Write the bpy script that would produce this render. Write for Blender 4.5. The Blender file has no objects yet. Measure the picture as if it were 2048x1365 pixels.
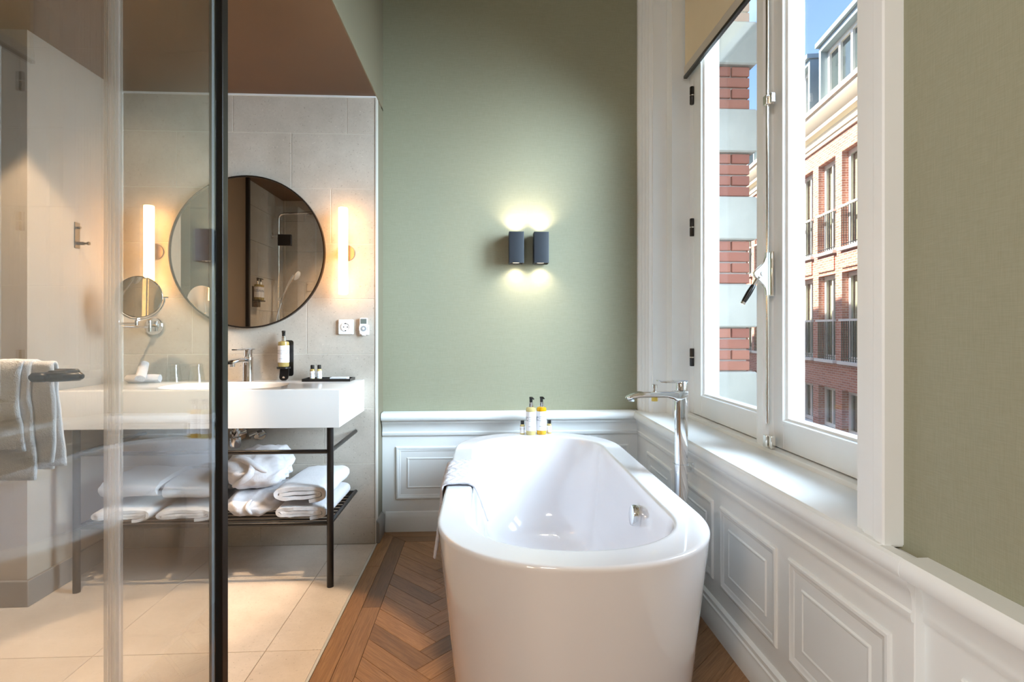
import bpy, bmesh, math, random
from mathutils import Vector, Matrix, noise
random.seed(7)
SC = bpy.context.scene
COL = SC.collection
PI = math.pi
# ------------------------------------------------------------------ camera
cam_d = bpy.data.cameras.new('camera')
cam_d.sensor_width = 36.0
cam_d.lens = 36.0 * 1100.0 / 2048.0
cam_d.shift_y = (658.0 - 682.5) / 2048.0
cam_d.clip_start = 0.03
cam_d.clip_end = 300
cam = bpy.data.objects.new('camera', cam_d)
COL.objects.link(cam)
cam.location = (0, 0, 1.12)
cam.rotation_euler = (PI / 2, 0, -math.atan(55 / 1100.0))
SC.camera = cam
# ------------------------------------------------------------------ sky, sun, added fill, exposure
world = bpy.data.worlds.new('world')
SC.world = world
world.use_nodes = True
wn = world.node_tree.nodes
wl = world.node_tree.links
bg = wn['Background']
sky = wn.new('ShaderNodeTexSky')
sky.sky_type = 'NISHITA'
sky.sun_disc = False
sky.sun_elevation = math.radians(42)
sky.sun_rotation = math.radians(280)
sky.air_density = 1.0
sky.dust_density = 0.7
sky.ozone_density = 3.2
wl.new(sky.outputs[0], bg.inputs[0])
bg.inputs[1].default_value = 0.42


def look_rot(d):
    return Vector(d).to_track_quat('-Z', 'Y').to_euler()


def light(name, kind, loc, direction, energy, color=(1, 1, 1), **kw):
    d = bpy.data.lights.new(name, kind)
    d.energy = energy
    d.color = color
    for k, v in kw.items():
        setattr(d, k, v)
    o = bpy.data.objects.new(name, d)
    COL.objects.link(o)
    o.location = loc
    o.rotation_euler = look_rot(direction)
    return o


light('sun', 'SUN', (-4, 6, 14), (0.70, -0.16, -0.70), 20.0, (1.0, 0.93, 0.82), angle=math.radians(0.6))  # behind our own house, on the facade opposite
# area light added outside the street window to boost its daylight
light('window_boost', 'AREA', (2.15, 1.35, 2.10), (-0.93, 0.25, -0.27), 165.0, (0.69, 0.85, 1.0),
      shape='RECTANGLE', size=1.5, size_y=1.9, spread=math.radians(90))
# unseen fill light added at the bedroom side wall, which has no window
light('bedroom_fill', 'AREA', (-4.10, -1.7, 1.75), (0.86, 0.50, -0.06), 88.0, (0.72, 0.86, 1.0),
      shape='RECTANGLE', size=1.6, size_y=2.1, spread=math.radians(140))
SC.view_settings.view_transform = 'Standard'
SC.view_settings.look = 'None'
SC.view_settings.gamma = 1.0
SC.view_settings.use_curve_mapping = False
SC.view_settings.exposure = 0.0
SC.cycles.max_bounces = 10
SC.cycles.transparent_max_bounces = 18
SC.cycles.diffuse_bounces = 4
SC.cycles.glossy_bounces = 5
SC.cycles.transmission_bounces = 8
SC.cycles.caustics_reflective = False
SC.cycles.caustics_refractive = False
SC.cycles.sample_clamp_indirect = 6.0
SC.cycles.blur_glossy = 0.5


# ------------------------------------------------------------------ materials
def srgb(r, g, b):
    def f(c):
        c /= 255.0
        return c / 12.92 if c <= 0.04045 else ((c + 0.055) / 1.055) ** 2.4
    return (f(r), f(g), f(b), 1.0)


class NT:
    def __init__(self, name):
        self.m = bpy.data.materials.new(name)
        self.m.use_nodes = True
        self.t = self.m.node_tree
        self.n = self.t.nodes
        self.p = self.n['Principled BSDF']
        self.out = self.n['Material Output']

    def new(self, typ, **kw):
        n = self.n.new(typ)
        for k, v in kw.items():
            setattr(n, k, v)
        return n

    def link(self, a, b):
        self.t.links.new(a, b)

    def val(self, node, idx, v):
        node.inputs[idx].default_value = v

    def math(self, op, a, b=None, c=None):
        n = self.n.new('ShaderNodeMath')
        n.operation = op
        for i, x in enumerate((a, b, c)):
            if x is None:
                continue
            if isinstance(x, (int, float)):
                n.inputs[i].default_value = x
            else:
                self.link(x, n.inputs[i])
        return n.outputs[0]

    def mix(self, fac, a, b):
        n = self.n.new('ShaderNodeMix')
        n.data_type = 'RGBA'
        for s, x in ((n.inputs[0], fac), (n.inputs[6], a), (n.inputs[7], b)):
            if hasattr(x, 'is_linked') or hasattr(x, 'links'):
                self.link(x, s)
            else:
                s.default_value = x
        return n.outputs[2]

    def coords(self, kind='Object'):
        return self.n.new('ShaderNodeTexCoord').outputs[kind]

    def noise(self, scale, detail=3, rough=0.55, vec=None, dist=0.0):
        n = self.n.new('ShaderNodeTexNoise')
        n.inputs['Scale'].default_value = scale
        n.inputs['Detail'].default_value = detail
        n.inputs['Roughness'].default_value = rough
        n.inputs['Distortion'].default_value = dist
        if vec is not None:
            self.link(vec, n.inputs['Vector'])
        return n.outputs[0]

    def ramp(self, fac, stops):
        n = self.n.new('ShaderNodeValToRGB')
        e = n.color_ramp.elements
        while len(e) < len(stops):
            e.new(0.5)
        for el, (p, c) in zip(e, stops):
            el.position = p
            el.color = c if len(c) == 4 else (*c, 1)
        self.link(fac, n.inputs[0])
        return n.outputs[0]

    def mapping(self, vec, scale=(1, 1, 1), rot=(0, 0, 0), loc=(0, 0, 0)):
        n = self.n.new('ShaderNodeMapping')
        n.inputs['Scale'].default_value = scale
        n.inputs['Rotation'].default_value = rot
        n.inputs['Location'].default_value = loc
        self.link(vec, n.inputs['Vector'])
        return n.outputs[0]

    def bump(self, h, strength=0.2, dist=0.01):
        n = self.n.new('ShaderNodeBump')
        n.inputs['Strength'].default_value = strength
        n.inputs['Distance'].default_value = dist
        self.link(h, n.inputs['Height'])
        self.link(n.outputs[0], self.p.inputs['Normal'])

    def base(self, c, rough=0.5, metal=0.0, spec=0.5, coat=0.0):
        p = self.p
        if isinstance(c, tuple):
            p.inputs['Base Color'].default_value = c
        else:
            self.link(c, p.inputs['Base Color'])
        p.inputs['Roughness'].default_value = rough
        p.inputs['Metallic'].default_value = metal
        p.inputs['Specular IOR Level'].default_value = spec
        p.inputs['Coat Weight'].default_value = coat
        p.inputs['Coat Roughness'].default_value = 0.03
        return self


def simple(name, c, rough=0.5, metal=0.0, spec=0.5, coat=0.0, var=0.04, vscale=6.0, bump=0.0, bscale=200.0):
    t = NT(name)
    co = t.coords('Object')
    lo = tuple(max(0, x * (1 - var)) for x in c[:3]) + (1,)
    hi = tuple(min(1, x * (1 + var)) for x in c[:3]) + (1,)
    t.base(t.ramp(t.noise(vscale, 3, 0.6, co), [(0.3, lo), (0.7, hi)]), rough, metal, spec, coat)
    if bump:
        t.bump(t.noise(bscale, 2, 0.6, co), bump, 0.002)
    return t.m


M = {}
M['white_paint'] = simple('white_paint', srgb(232, 236, 236), 0.38, bump=0.04, bscale=60, var=0.015)
M['ceiling_white'] = simple('ceiling_white', srgb(235, 233, 226), 0.8, var=0.01)
M['taupe'] = simple('taupe_paint', srgb(164, 153, 139), 0.6, bump=0.06, bscale=180, var=0.02)
M['taupe_dark'] = simple('taupe_skirting', srgb(128, 122, 116), 0.5, var=0.02)
M['pier'] = simple('olive_taupe', srgb(114, 107, 88), 0.55, var=0.02, bump=0.04)  # even tone, darker and more olive than the alcove taupe
M['soffit'] = simple('soffit_bounce_brown', srgb(96, 70, 46), 0.45, var=0.03, bump=0.04)  # taupe with the warm bounce off the floor put into the colour
M['enamel'] = simple('white_enamel', srgb(236, 236, 240), 0.09, spec=0.55, coat=0.6, var=0.004)
M['solid_surface'] = simple('solid_surface', srgb(243, 240, 236), 0.14, coat=0.3, var=0.006)
M['chrome'] = simple('chrome', (0.82, 0.83, 0.85, 1), 0.05, 1.0, var=0.02)
M['brass'] = simple('brass', (0.78, 0.56, 0.14, 1), 0.25, 1.0, var=0.05)
M['nickel'] = simple('polished_nickel', (0.85, 0.82, 0.77, 1), 0.14, 1.0, var=0.02)
M['black_metal'] = simple('black_metal', srgb(26, 22, 20), 0.3, 0.1, 0.5, var=0.1)
M['black_plastic'] = simple('black_plastic', srgb(20, 19, 18), 0.28, var=0.1)
M['anthracite'] = simple('anthracite_powder_coat', srgb(42, 48, 55), 0.5, 0.0, 0.4, bump=0.08, bscale=600, var=0.05)
M['bronze'] = simple('bronze_plate', srgb(128, 110, 96), 0.35, 0.7, var=0.05)
M['frame_black'] = simple('mirror_frame', srgb(52, 44, 38), 0.28, 0.6, var=0.05)
M['white_plastic'] = simple('white_plastic', srgb(240, 240, 238), 0.3, var=0.01)
M['grey_plastic'] = simple('grey_plastic', srgb(160, 166, 170), 0.35, var=0.03)
M['lcd'] = simple('lcd', srgb(112, 122, 118), 0.15, var=0.05)
M['steel'] = simple('brushed_edge_trim', (0.66, 0.63, 0.58, 1), 0.45, 0.35, var=0.04)
M['blind'] = simple('cream_blind', srgb(222, 208, 178), 0.85, bump=0.1, bscale=700, var=0.02)
M['blind_bar'] = simple('blind_bottom_bar', srgb(196, 190, 178), 0.5, var=0.02)
M['zinc'] = simple('zinc_cladding', srgb(150, 166, 172), 0.5, 0.2, var=0.06, vscale=2)
M['roof'] = simple('slate_roof', srgb(92, 92, 96), 0.7, var=0.1)
M['cornice'] = simple('cream_cornice', srgb(226, 216, 192), 0.6, var=0.04, vscale=1.5)
M['ext_white'] = simple('exterior_white', srgb(238, 236, 228), 0.5, var=0.02)
M['curtain'] = simple('far_curtain', srgb(224, 218, 196), 0.9, var=0.06)
M['far_room'] = simple('dim_room', srgb(120, 118, 108), 0.9, var=0.2, vscale=0.8)
M['stone'] = simple('dressed_stone', srgb(198, 195, 184), 0.8, var=0.07, vscale=7, bump=0.25, bscale=60)
M['mortar'] = simple('mortar', srgb(214, 206, 200), 0.9, var=0.05)
M['street'] = simple('street_paving', srgb(150, 132, 120), 0.9, var=0.1)
M['paper'] = simple('white_card', srgb(236, 236, 240), 0.7, var=0.01)
M['blue_pack'] = simple('pale_blue_pack', srgb(140, 190, 205), 0.4, var=0.04)
M['far_wood'] = simple('far_oak_floor', srgb(150, 104, 62), 0.4, var=0.12, vscale=3)
M['light_off'] = simple('diffuser_white', srgb(240, 238, 232), 0.5, var=0.01)


def towel_mat(name, c, st=0.65):
    t = NT(name)
    co = t.coords('Object')
    t.base(t.ramp(t.noise(55, 3, 0.6, co), [(0.25, tuple(x * 0.93 for x in c[:3]) + (1,)), (0.7, c)]), 0.95, spec=0.15)
    t.p.inputs['Sheen Weight'].default_value = 0.25
    t.bump(t.math('ADD', t.noise(520, 2, 0.7, co), t.noise(170, 2, 0.6, co)), st, 0.006)
    return t.m


M['towel'] = towel_mat('terry_towel', srgb(244, 242, 244))
M['robe'] = towel_mat('robe_fleece', srgb(242, 239, 242), 0.4)
M['mat'] = towel_mat('bath_mat_terry', srgb(238, 236, 243))


def wallpaper():
    t = NT('sage_wallpaper')
    co = t.coords('Object')
    a = t.noise(520, 2, 0.6, t.mapping(co, (1, 1, 0.05)))
    b = t.noise(520, 2, 0.6, t.mapping(co, (0.05, 0.05, 1)))
    weave = t.math('ADD', a, b)
    col = t.ramp(t.math('MULTIPLY', weave, 0.5), [(0.36, srgb(142, 143, 121)), (0.64, srgb(152, 152, 131))])
    cloud = t.noise(1.3, 2, 0.5, co)
    col = t.mix(t.math('MULTIPLY', cloud, 0.16), col, srgb(150, 142, 118))
    t.base(col, 0.72, spec=0.25)
    t.bump(weave, 0.10, 0.001)
    return t.m


M['wallpaper'] = wallpaper()


def stone_tile(name, c0, c1, rough):
    t = NT(name)
    co = t.n.new('ShaderNodeNewGeometry').outputs['Position']
    rnd = t.n.new('ShaderNodeObjectInfo').outputs['Random']
    base = t.ramp(t.noise(5.0, 5, 0.62, co), [(0.3, c0), (0.72, c1)])
    fine = t.noise(70, 3, 0.7, co)
    base = t.mix(t.math('MULTIPLY', t.math('SUBTRACT', fine, 0.42), 0.5), base, tuple(x * 0.72 for x in c0[:3]) + (1,))
    dk = t.math('GREATER_THAN', t.noise(95, 2, 0.8, co), 0.665)
    base = t.mix(t.math('MULTIPLY', dk, 0.42), base, srgb(112, 98, 84))
    lt = t.math('GREATER_THAN', t.noise(90, 2, 0.8, t.mapping(co, (1, 1, 1), loc=(5, 3, 8))), 0.69)
    base = t.mix(t.math('MULTIPLY', lt, 0.3), base, srgb(240, 232, 220))
    hs = t.new('ShaderNodeHueSaturation')
    t.link(base, hs.inputs['Color'])
    t.link(t.math('ADD', t.math('MULTIPLY', rnd, 0.07), 0.965), hs.inputs['Value'])
    t.base(hs.outputs[0], rough, spec=0.4)
    t.bump(fine, 0.06, 0.002)
    return t.m


M['wall_tile'] = stone_tile('limestone_wall_tile', srgb(178, 169, 156), srgb(198, 190, 178), 0.5)
M['floor_tile'] = stone_tile('limestone_floor_tile', srgb(200, 186, 172), srgb(220, 207, 194), 0.36)
M['grout'] = simple('grout', srgb(214, 208, 196), 0.9, var=0.02)
M['grout_floor'] = simple('floor_grout', srgb(150, 128, 104), 0.9, var=0.02)


def oak():
    t = NT('oiled_oak')
    co = t.coords('Object')
    rnd = t.n.new('ShaderNodeObjectInfo').outputs['Random']
    off = t.new('ShaderNodeCombineXYZ')
    t.link(t.math('MULTIPLY', rnd, 37.0), off.inputs[0])
    t.link(t.math('MULTIPLY', rnd, 91.0), off.inputs[1])
    add = t.new('ShaderNodeVectorMath')
    add.operation = 'ADD'
    t.link(co, add.inputs[0])
    t.link(off.outputs[0], add.inputs[1])
    v = add.outputs[0]
    g = t.noise(10, 5, 0.65, t.mapping(v, (0.55, 7.5, 1)), 1.6)
    fine = t.noise(40, 3, 0.7, t.mapping(v, (0.35, 16, 1)))
    col = t.ramp(g, [(0.25, srgb(116, 82, 52)), (0.5, srgb(146, 107, 71)), (0.78, srgb(172, 132, 92))])
    col = t.mix(t.math('MULTIPLY', fine, 0.38), col, srgb(108, 80, 54))
    hs = t.new('ShaderNodeHueSaturation')
    t.link(col, hs.inputs['Color'])
    val = t.ramp(rnd, [(0.0, (0.60,) * 3), (0.14, (0.72,) * 3), (0.3, (0.96,) * 3), (1.0, (1.14,) * 3)])
    t.link(val, hs.inputs['Value'])
    t.base(hs.outputs[0], 0.34, spec=0.4)
    t.bump(t.math('ADD', g, fine), 0.10, 0.003)
    return t.m


M['oak'] = oak()
M['oak_gap'] = simple('oak_joint', srgb(92, 64, 42), 0.9)  # plain brown of the joints between the oak boards


def brick_piece(name, c0, c1):
    t = NT(name)
    co = t.n.new('ShaderNodeNewGeometry').outputs['Position']
    rnd = t.n.new('ShaderNodeObjectInfo').outputs['Random']
    col = t.ramp(rnd, [(0.0, c0), (1.0, c1)])
    n = t.noise(45, 4, 0.7, co)
    col = t.mix(t.math('MULTIPLY', n, 0.5), col, tuple(x * 0.7 for x in c0[:3]) + (1,))
    t.base(col, 0.85)
    t.bump(n, 0.3, 0.004)
    return t.m


M['brick'] = brick_piece('red_brick', srgb(170, 104, 88), srgb(196, 130, 108))


def brick_wall():
    t = NT('far_brickwork')
    co = t.coords('Object')
    mp = t.new('ShaderNodeCombineXYZ')
    sp = t.new('ShaderNodeSeparateXYZ')
    t.link(co, sp.inputs[0])
    t.link(t.math('ADD', sp.outputs[0], sp.outputs[1]), mp.inputs[0])
    t.link(sp.outputs[2], mp.inputs[1])
    b = t.new('ShaderNodeTexBrick')
    t.link(mp.outputs[0], b.inputs['Vector'])
    b.inputs['Scale'].default_value = 1.0
    b.inputs['Brick Width'].default_value = 0.22
    b.inputs['Row Height'].default_value = 0.0625
    b.inputs['Mortar Size'].default_value = 0.007
    b.inputs['Color1'].default_value = srgb(172, 104, 86)
    b.inputs['Color2'].default_value = srgb(200, 134, 112)
    b.inputs['Mortar'].default_value = srgb(212, 192, 178)
    t.base(b.outputs[0], 0.85)
    t.bump(b.outputs[1], -0.3, 0.01)
    return t.m


M['far_brick'] = brick_wall()


def thin_glass(name, r0=0.04, tint=(1, 1, 1, 1), rough=0.0, dirt=0.0):
    t = NT(name)
    lw = t.new('ShaderNodeLayerWeight')
    lw.inputs[0].default_value = 0.5
    r = t.math('ADD', t.math('MULTIPLY', t.math('POWER', lw.outputs['Facing'], 5.0), 1 - r0), r0)
    tr = t.new('ShaderNodeBsdfTransparent')
    tr.inputs[0].default_value = tint
    gl = t.new('ShaderNodeBsdfGlossy')
    gl.inputs['Roughness'].default_value = rough
    mx = t.new('ShaderNodeMixShader')
    t.link(r, mx.inputs[0])
    t.link(tr.outputs[0], mx.inputs[1])
    t.link(gl.outputs[0], mx.inputs[2])
    last = mx.outputs[0]
    if dirt:
        df = t.new('ShaderNodeBsdfDiffuse')
        df.inputs[0].default_value = (0.9, 0.92, 0.94, 1)
        m2 = t.new('ShaderNodeMixShader')
        t.link(t.math('MULTIPLY', t.noise(9, 4, 0.7, t.mapping(t.coords('Object'), (1, 1, 0.35))), dirt), m2.inputs[0])
        t.link(last, m2.inputs[1])
        t.link(df.outputs[0], m2.inputs[2])
        last = m2.outputs[0]
    t.link(last, t.out.inputs[0])
    return t.m


M['shower_glass'] = thin_glass('shower_glass', 0.13, (0.985, 0.99, 0.985, 1))
M['window_glass'] = thin_glass('window_glass', 0.02, (0.98, 0.99, 0.99, 1), dirt=0.03)
M['far_glass'] = simple('far_window_glass', srgb(74, 84, 84), 0.06, 0.0, 0.8, var=0.25, vscale=1.2)
M['far_pane'] = thin_glass('far_pane', 0.10, (0.9, 0.92, 0.9, 1))
M['tumbler_glass'] = thin_glass('tumbler_glass', 0.07, (0.97, 0.98, 0.98, 1))
M['clear_plastic'] = thin_glass('clear_plastic', 0.10, (0.93, 0.94, 0.95, 1), 0.12)


def seal_mat():
    t = NT('translucent_seal')
    co = t.coords('Object')
    df = t.new('ShaderNodeBsdfDiffuse')
    df.inputs[0].default_value = (0.93, 0.91, 0.90, 1)
    tl = t.new('ShaderNodeBsdfTranslucent')
    tl.inputs[0].default_value = (0.95, 0.93, 0.92, 1)
    gl = t.new('ShaderNodeBsdfGlossy')
    gl.inputs['Roughness'].default_value = 0.15
    tr = t.new('ShaderNodeBsdfTransparent')
    m1, m2, m3 = (t.new('ShaderNodeMixShader') for _ in range(3))
    m1.inputs[0].default_value = 0.5
    t.link(df.outputs[0], m1.inputs[1]); t.link(tl.outputs[0], m1.inputs[2])
    m2.inputs[0].default_value = 0.12
    t.link(m1.outputs[0], m2.inputs[1]); t.link(gl.outputs[0], m2.inputs[2])
    t.link(t.math('ADD', t.math('MULTIPLY', t.noise(4, 2, 0.5, t.mapping(co, (30, 1, 0.05))), 0.2), 0.22), m3.inputs[0])
    t.link(tr.outputs[0], m3.inputs[1]); t.link(m2.outputs[0], m3.inputs[2])
    t.link(m3.outputs[0], t.out.inputs[0])
    return t.m


M['seal'] = seal_mat()


def mirror_mat(name, c):
    t = NT(name)
    co = t.coords('Object')
    t.base(t.ramp(t.noise(2, 1, 0.5, co), [(0.3, c), (0.7, tuple(min(1, x * 1.01) for x in c[:3]) + (1,))]), 0.0, 1.0)
    return t.m


M['mirror'] = mirror_mat('mirror_silver', (0.86, 0.82, 0.77, 1))
M['mirror_small'] = mirror_mat('shaving_mirror_silver', (0.90, 0.90, 0.89, 1))


def liquid(name, c, rough=0.08):
    t = NT(name)
    co = t.coords('Object')
    t.base(t.ramp(t.noise(20, 2, 0.5, co), [(0.3, c), (0.7, tuple(min(1, x * 1.06) for x in c[:3]) + (1,))]), rough, spec=0.6, coat=0.8)
    t.p.inputs['Transmission Weight'].default_value = 0.45
    t.p.inputs['IOR'].default_value = 1.2
    return t.m


M['soap_yellow'] = liquid('pale_yellow_soap', srgb(240, 220, 150))
M['soap_orange'] = liquid('orange_soap', srgb(255, 190, 30))
M['soap_gold'] = liquid('golden_soap', srgb(214, 186, 112))


def emit(name, c, s):
    t = NT(name)
    co = t.coords('Object')
    n = t.noise(3, 1, 0.5, co)
    e = t.new('ShaderNodeEmission')
    e.inputs[0].default_value = c
    t.link(t.math('MULTIPLY', t.math('ADD', t.math('MULTIPLY', n, 0.02), 0.99), s), e.inputs[1])
    t.link(e.outputs[0], t.out.inputs[0])
    return t.m


M['lamp_glow'] = emit('warm_lamp_tube', (1.0, 0.50, 0.16, 1), 22.0)
M['sconce_glow'] = emit('sconce_lens', (1.0, 0.82, 0.56, 1), 6.0)
M['spot_glow'] = emit('downlight_lens', (1.0, 0.84, 0.62, 1), 8.0)


def label_mat(name, ink):
    """white paper sleeve with an ornate oval cartouche and a short line of print (uv: u round, v up)"""
    t = NT(name)
    uv = t.coords('UV')
    s = t.new('ShaderNodeSeparateXYZ')
    t.link(uv, s.inputs[0])
    du = t.math('MULTIPLY', t.math('SUBTRACT', s.outputs[0], 0.5), 3.4)
    dv = t.math('MULTIPLY', t.math('SUBTRACT', s.outputs[1], 0.62), 6.4)
    r = t.math('SQRT', t.math('ADD', t.math('MULTIPLY', du, du), t.math('MULTIPLY', dv, dv)))
    ring = t.math('LESS_THAN', t.math('ABSOLUTE', t.math('SUBTRACT', r, 0.62)), 0.035)
    orn = t.math('MULTIPLY', t.math('GREATER_THAN', r, 0.66),
                 t.math('LESS_THAN', t.math('ABSOLUTE', dv), 0.72))
    orn = t.math('MULTIPLY', orn, t.math('GREATER_THAN', t.noise(16, 3, 0.7, t.mapping(uv, (1.6, 1.6, 1))), 0.5))
    txt = t.math('MULTIPLY', t.math('LESS_THAN', t.math('ABSOLUTE', t.math('SUBTRACT', dv, 0.02)), 0.09),
                 t.math('LESS_THAN', t.math('ABSOLUTE', du), 0.42))
    txt = t.math('MULTIPLY', txt, t.math('GREATER_THAN', t.noise(60, 2, 0.6, t.mapping(uv, (2, 0.6, 1))), 0.5))
    t2 = t.math('MULTIPLY', t.math('LESS_THAN', t.math('ABSOLUTE', t.math('ADD', dv, 2.5)), 0.08),
                t.math('LESS_THAN', t.math('ABSOLUTE', du), 0.3))
    t2 = t.math('MULTIPLY', t2, t.math('GREATER_THAN', t.noise(70, 2, 0.6, t.mapping(uv, (2, 0.6, 1))), 0.48))
    mk = t.math('MAXIMUM', t.math('MAXIMUM', ring, orn), t.math('MAXIMUM', txt, t2))
    t.base(t.mix(t.math('MULTIPLY', mk, 0.92), srgb(247, 246, 248), ink), 0.45)
    return t.m


M['label'] = label_mat('printed_label', srgb(92, 100, 116))

# ------------------------------------------------------------------ mesh helpers


class MB:
    def __init__(self):
        self.v, self.f, self.uv = [], [], {}

    def add(self, vs, fs):
        o = len(self.v)
        self.v += [tuple(p) for p in vs]
        self.f += [tuple(i + o for i in f) for f in fs]
        return self

    def box(self, x0, y0, z0, x1, y1, z1):
        x0, x1 = sorted((x0, x1)); y0, y1 = sorted((y0, y1)); z0, z1 = sorted((z0, z1))
        return self.add([(x0, y0, z0), (x1, y0, z0), (x1, y1, z0), (x0, y1, z0), (x0, y0, z1), (x1, y0, z1), (x1, y1, z1), (x0, y1, z1)],
                        [(0, 3, 2, 1), (4, 5, 6, 7), (0, 1, 5, 4), (1, 2, 6, 5), (2, 3, 7, 6), (3, 0, 4, 7)])

    def loft(self, rings, cap0=True, cap1=True, closed=True):
        n = len(rings[0]); o = len(self.v)
        for r in rings:
            self.v += [tuple(p) for p in r]
        m = n if closed else n - 1
        for i in range(len(rings) - 1):
            for j in range(m):
                a, b = o + i * n + j, o + i * n + (j + 1) % n
                self.f.append((a, b, b + n, a + n))
        if cap0:
            self.f.append(tuple(o + j for j in reversed(range(n))))
        if cap1:
            self.f.append(tuple(o + (len(rings) - 1) * n + j for j in range(n)))
        return self

    def lathe(self, prof, c=(0, 0, 0), axis='Z', seg=28, cap0=True, cap1=True):
        rings = []
        for r, h in prof:
            ring = []
            for k in range(seg):
                a = 2 * PI * k / seg
                x, y = r * math.cos(a), r * math.sin(a)
                p = {'Z': (x, y, h), 'Y': (x, h, -y), 'X': (h, x, y)}[axis]
                ring.append((p[0] + c[0], p[1] + c[1], p[2] + c[2]))
            rings.append(ring)
        return self.loft(rings, cap0, cap1)

    def tube(self, path, r, seg=12, caps=True, flat=1.0):
        path = [Vector(p) for p in path]
        rings = []
        up = Vector((0, 0, 1))
        prev = None
        for i, p in enumerate(path):
            d = (path[min(i + 1, len(path) - 1)] - path[max(i - 1, 0)]).normalized()
            if prev is None:
                n = d.cross(up)
                if n.length < 1e-4:
                    n = d.cross(Vector((0, 1, 0)))
                n.normalize()
            else:
                n = prev - d * prev.dot(d)
                n.normalize()
            prev = n
            b = d.cross(n)
            rr = r[i] if isinstance(r, (list, tuple)) else r
            rings.append([p + n * (rr * math.cos(2 * PI * k / seg)) + b * (rr * flat * math.sin(2 * PI * k / seg)) for k in range(seg)])
        return self.loft(rings, caps, caps)

    def prism(self, poly, z0, z1):
        n = len(poly)
        return self.loft([[(x, y, z0) for x, y in poly], [(x, y, z1) for x, y in poly]])

    def sweep_profile(self, prof, a, b, axis):
        """profile [(d, z)] extruded along 'X' or 'Y' from a to b; d is the other horizontal axis (absolute)"""
        if axis == 'X':
            return self.loft([[(a, d, z) for d, z in prof], [(b, d, z) for d, z in prof]])
        return self.loft([[(d, a, z) for d, z in prof], [(d, b, z) for d, z in prof]])

    def grid(self, fn, nu, nv):
        o = len(self.v)
        for i in range(nu + 1):
            for j in range(nv + 1):
                self.v.append(tuple(fn(i / nu, j / nv)))
        for i in range(nu):
            for j in range(nv):
                a = o + i * (nv + 1) + j
                self.f.append((a, a + 1, a + nv + 2, a + nv + 1))
        return self

    def xf(self, m):
        self.v = [tuple(m @ Vector(p)) for p in self.v]
        return self

    def mesh(self, name):
        me = bpy.data.meshes.new(name)
        me.from_pydata(self.v, [], self.f)
        bm = bmesh.new()
        bm.from_mesh(me)
        bmesh.ops.recalc_face_normals(bm, faces=bm.faces)
        bm.to_mesh(me)
        bm.free()
        return me

    def build(self, name, mat, parent=None, smooth=None, bevel=0.0, bseg=2, local=False, solid=0.0, loc=None, sub=0):
        if parent is not None and not local:
            L = parent.location
            if L.length > 0:
                self.v = [(p[0] - L.x, p[1] - L.y, p[2] - L.z) for p in self.v]
        me = self.mesh(name)
        me.materials.append(M[mat] if isinstance(mat, str) else mat)
        o = bpy.data.objects.new(name, me)
        COL.objects.link(o)
        if parent is not None:
            o.parent = parent
        if loc:
            o.location = loc
        if smooth is not None:
            me.shade_smooth()
            me.set_sharp_from_angle(angle=math.radians(smooth))
        if solid:
            m = o.modifiers.new('solid', 'SOLIDIFY')
            m.thickness = solid
            m.offset = 0
        if bevel:
            m = o.modifiers.new('bevel', 'BEVEL')
            m.width = bevel
            m.segments = bseg
            m.limit_method = 'ANGLE'
            m.angle_limit = math.radians(40)
            m.harden_normals = False
            me.shade_smooth()
            me.set_sharp_from_angle(angle=math.radians(38))
        if sub:
            m = o.modifiers.new('sub', 'SUBSURF')
            m.levels = m.render_levels = sub
        return o


def tag(o, label, cat, group=None):
    o['label'] = label
    o['category'] = cat
    if group:
        o['group'] = group
    return o


def thing(name, label, cat, loc=(0, 0, 0), group=None):
    o = bpy.data.objects.new(name, None)
    COL.objects.link(o)
    o.location = loc
    o.empty_display_size = 0.05
    return tag(o, label, cat, group)


def structure(o, label=None):
    o['kind'] = 'structure'
    if label:
        o['label'] = label
    return o


def copy_tree(o, parent=None):
    c = o.copy()
    COL.objects.link(c)
    c.parent = parent
    for ch in list(o.children):
        copy_tree(ch, c)
    return c


def rrect(w, d, r, n=5):
    pts = []
    for cx, cy, a0 in ((w / 2 - r, d / 2 - r, 0), (-w / 2 + r, d / 2 - r, 90), (-w / 2 + r, -d / 2 + r, 180), (w / 2 - r, -d / 2 + r, 270)):
        for k in range(n + 1):
            a = math.radians(a0 + 90 * k / n)
            pts.append((cx + r * math.cos(a), cy + r * math.sin(a)))
    return pts


def sgnpow(c, e):
    return math.copysign(abs(c) ** e, c)


# ------------------------------------------------------------------ room shell
XP, YT, YG = -0.565, 2.897, 3.096          # pier edge, tiled wall, papered wall
XR = 0.890                                  # papered right wall
ZB, ZC = 2.33, 3.60                         # bathroom ceiling, room ceiling
SIL = 0.66

# papered wall at the end of the room
structure(MB().box(XP - 0.0, YG, 0, 1.2, YG + 0.3, ZC).build('wall_back', 'wallpaper'), 'sage green papered wall behind the bathtub')
# right wall with the window opening (inner leaf)
WY0, WY1, WZ1 = 1.20, 2.97, 3.35
w = MB()
w.box(0.935, WY1, SIL, 1.2, YG + 0.3, ZC)
w.box(XR, WY1, 0, 1.2, YG + 0.3, SIL)
w.box(XR, WY0, 0, 1.2, WY1, SIL - 0.03)
w.box(XR, WY0, WZ1, 1.2, WY1, ZC)
w.box(XR, -4.6, 0, 1.2, WY0, ZC)
structure(w.build('wall_right', 'wallpaper'), 'sage green papered window wall')
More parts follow.
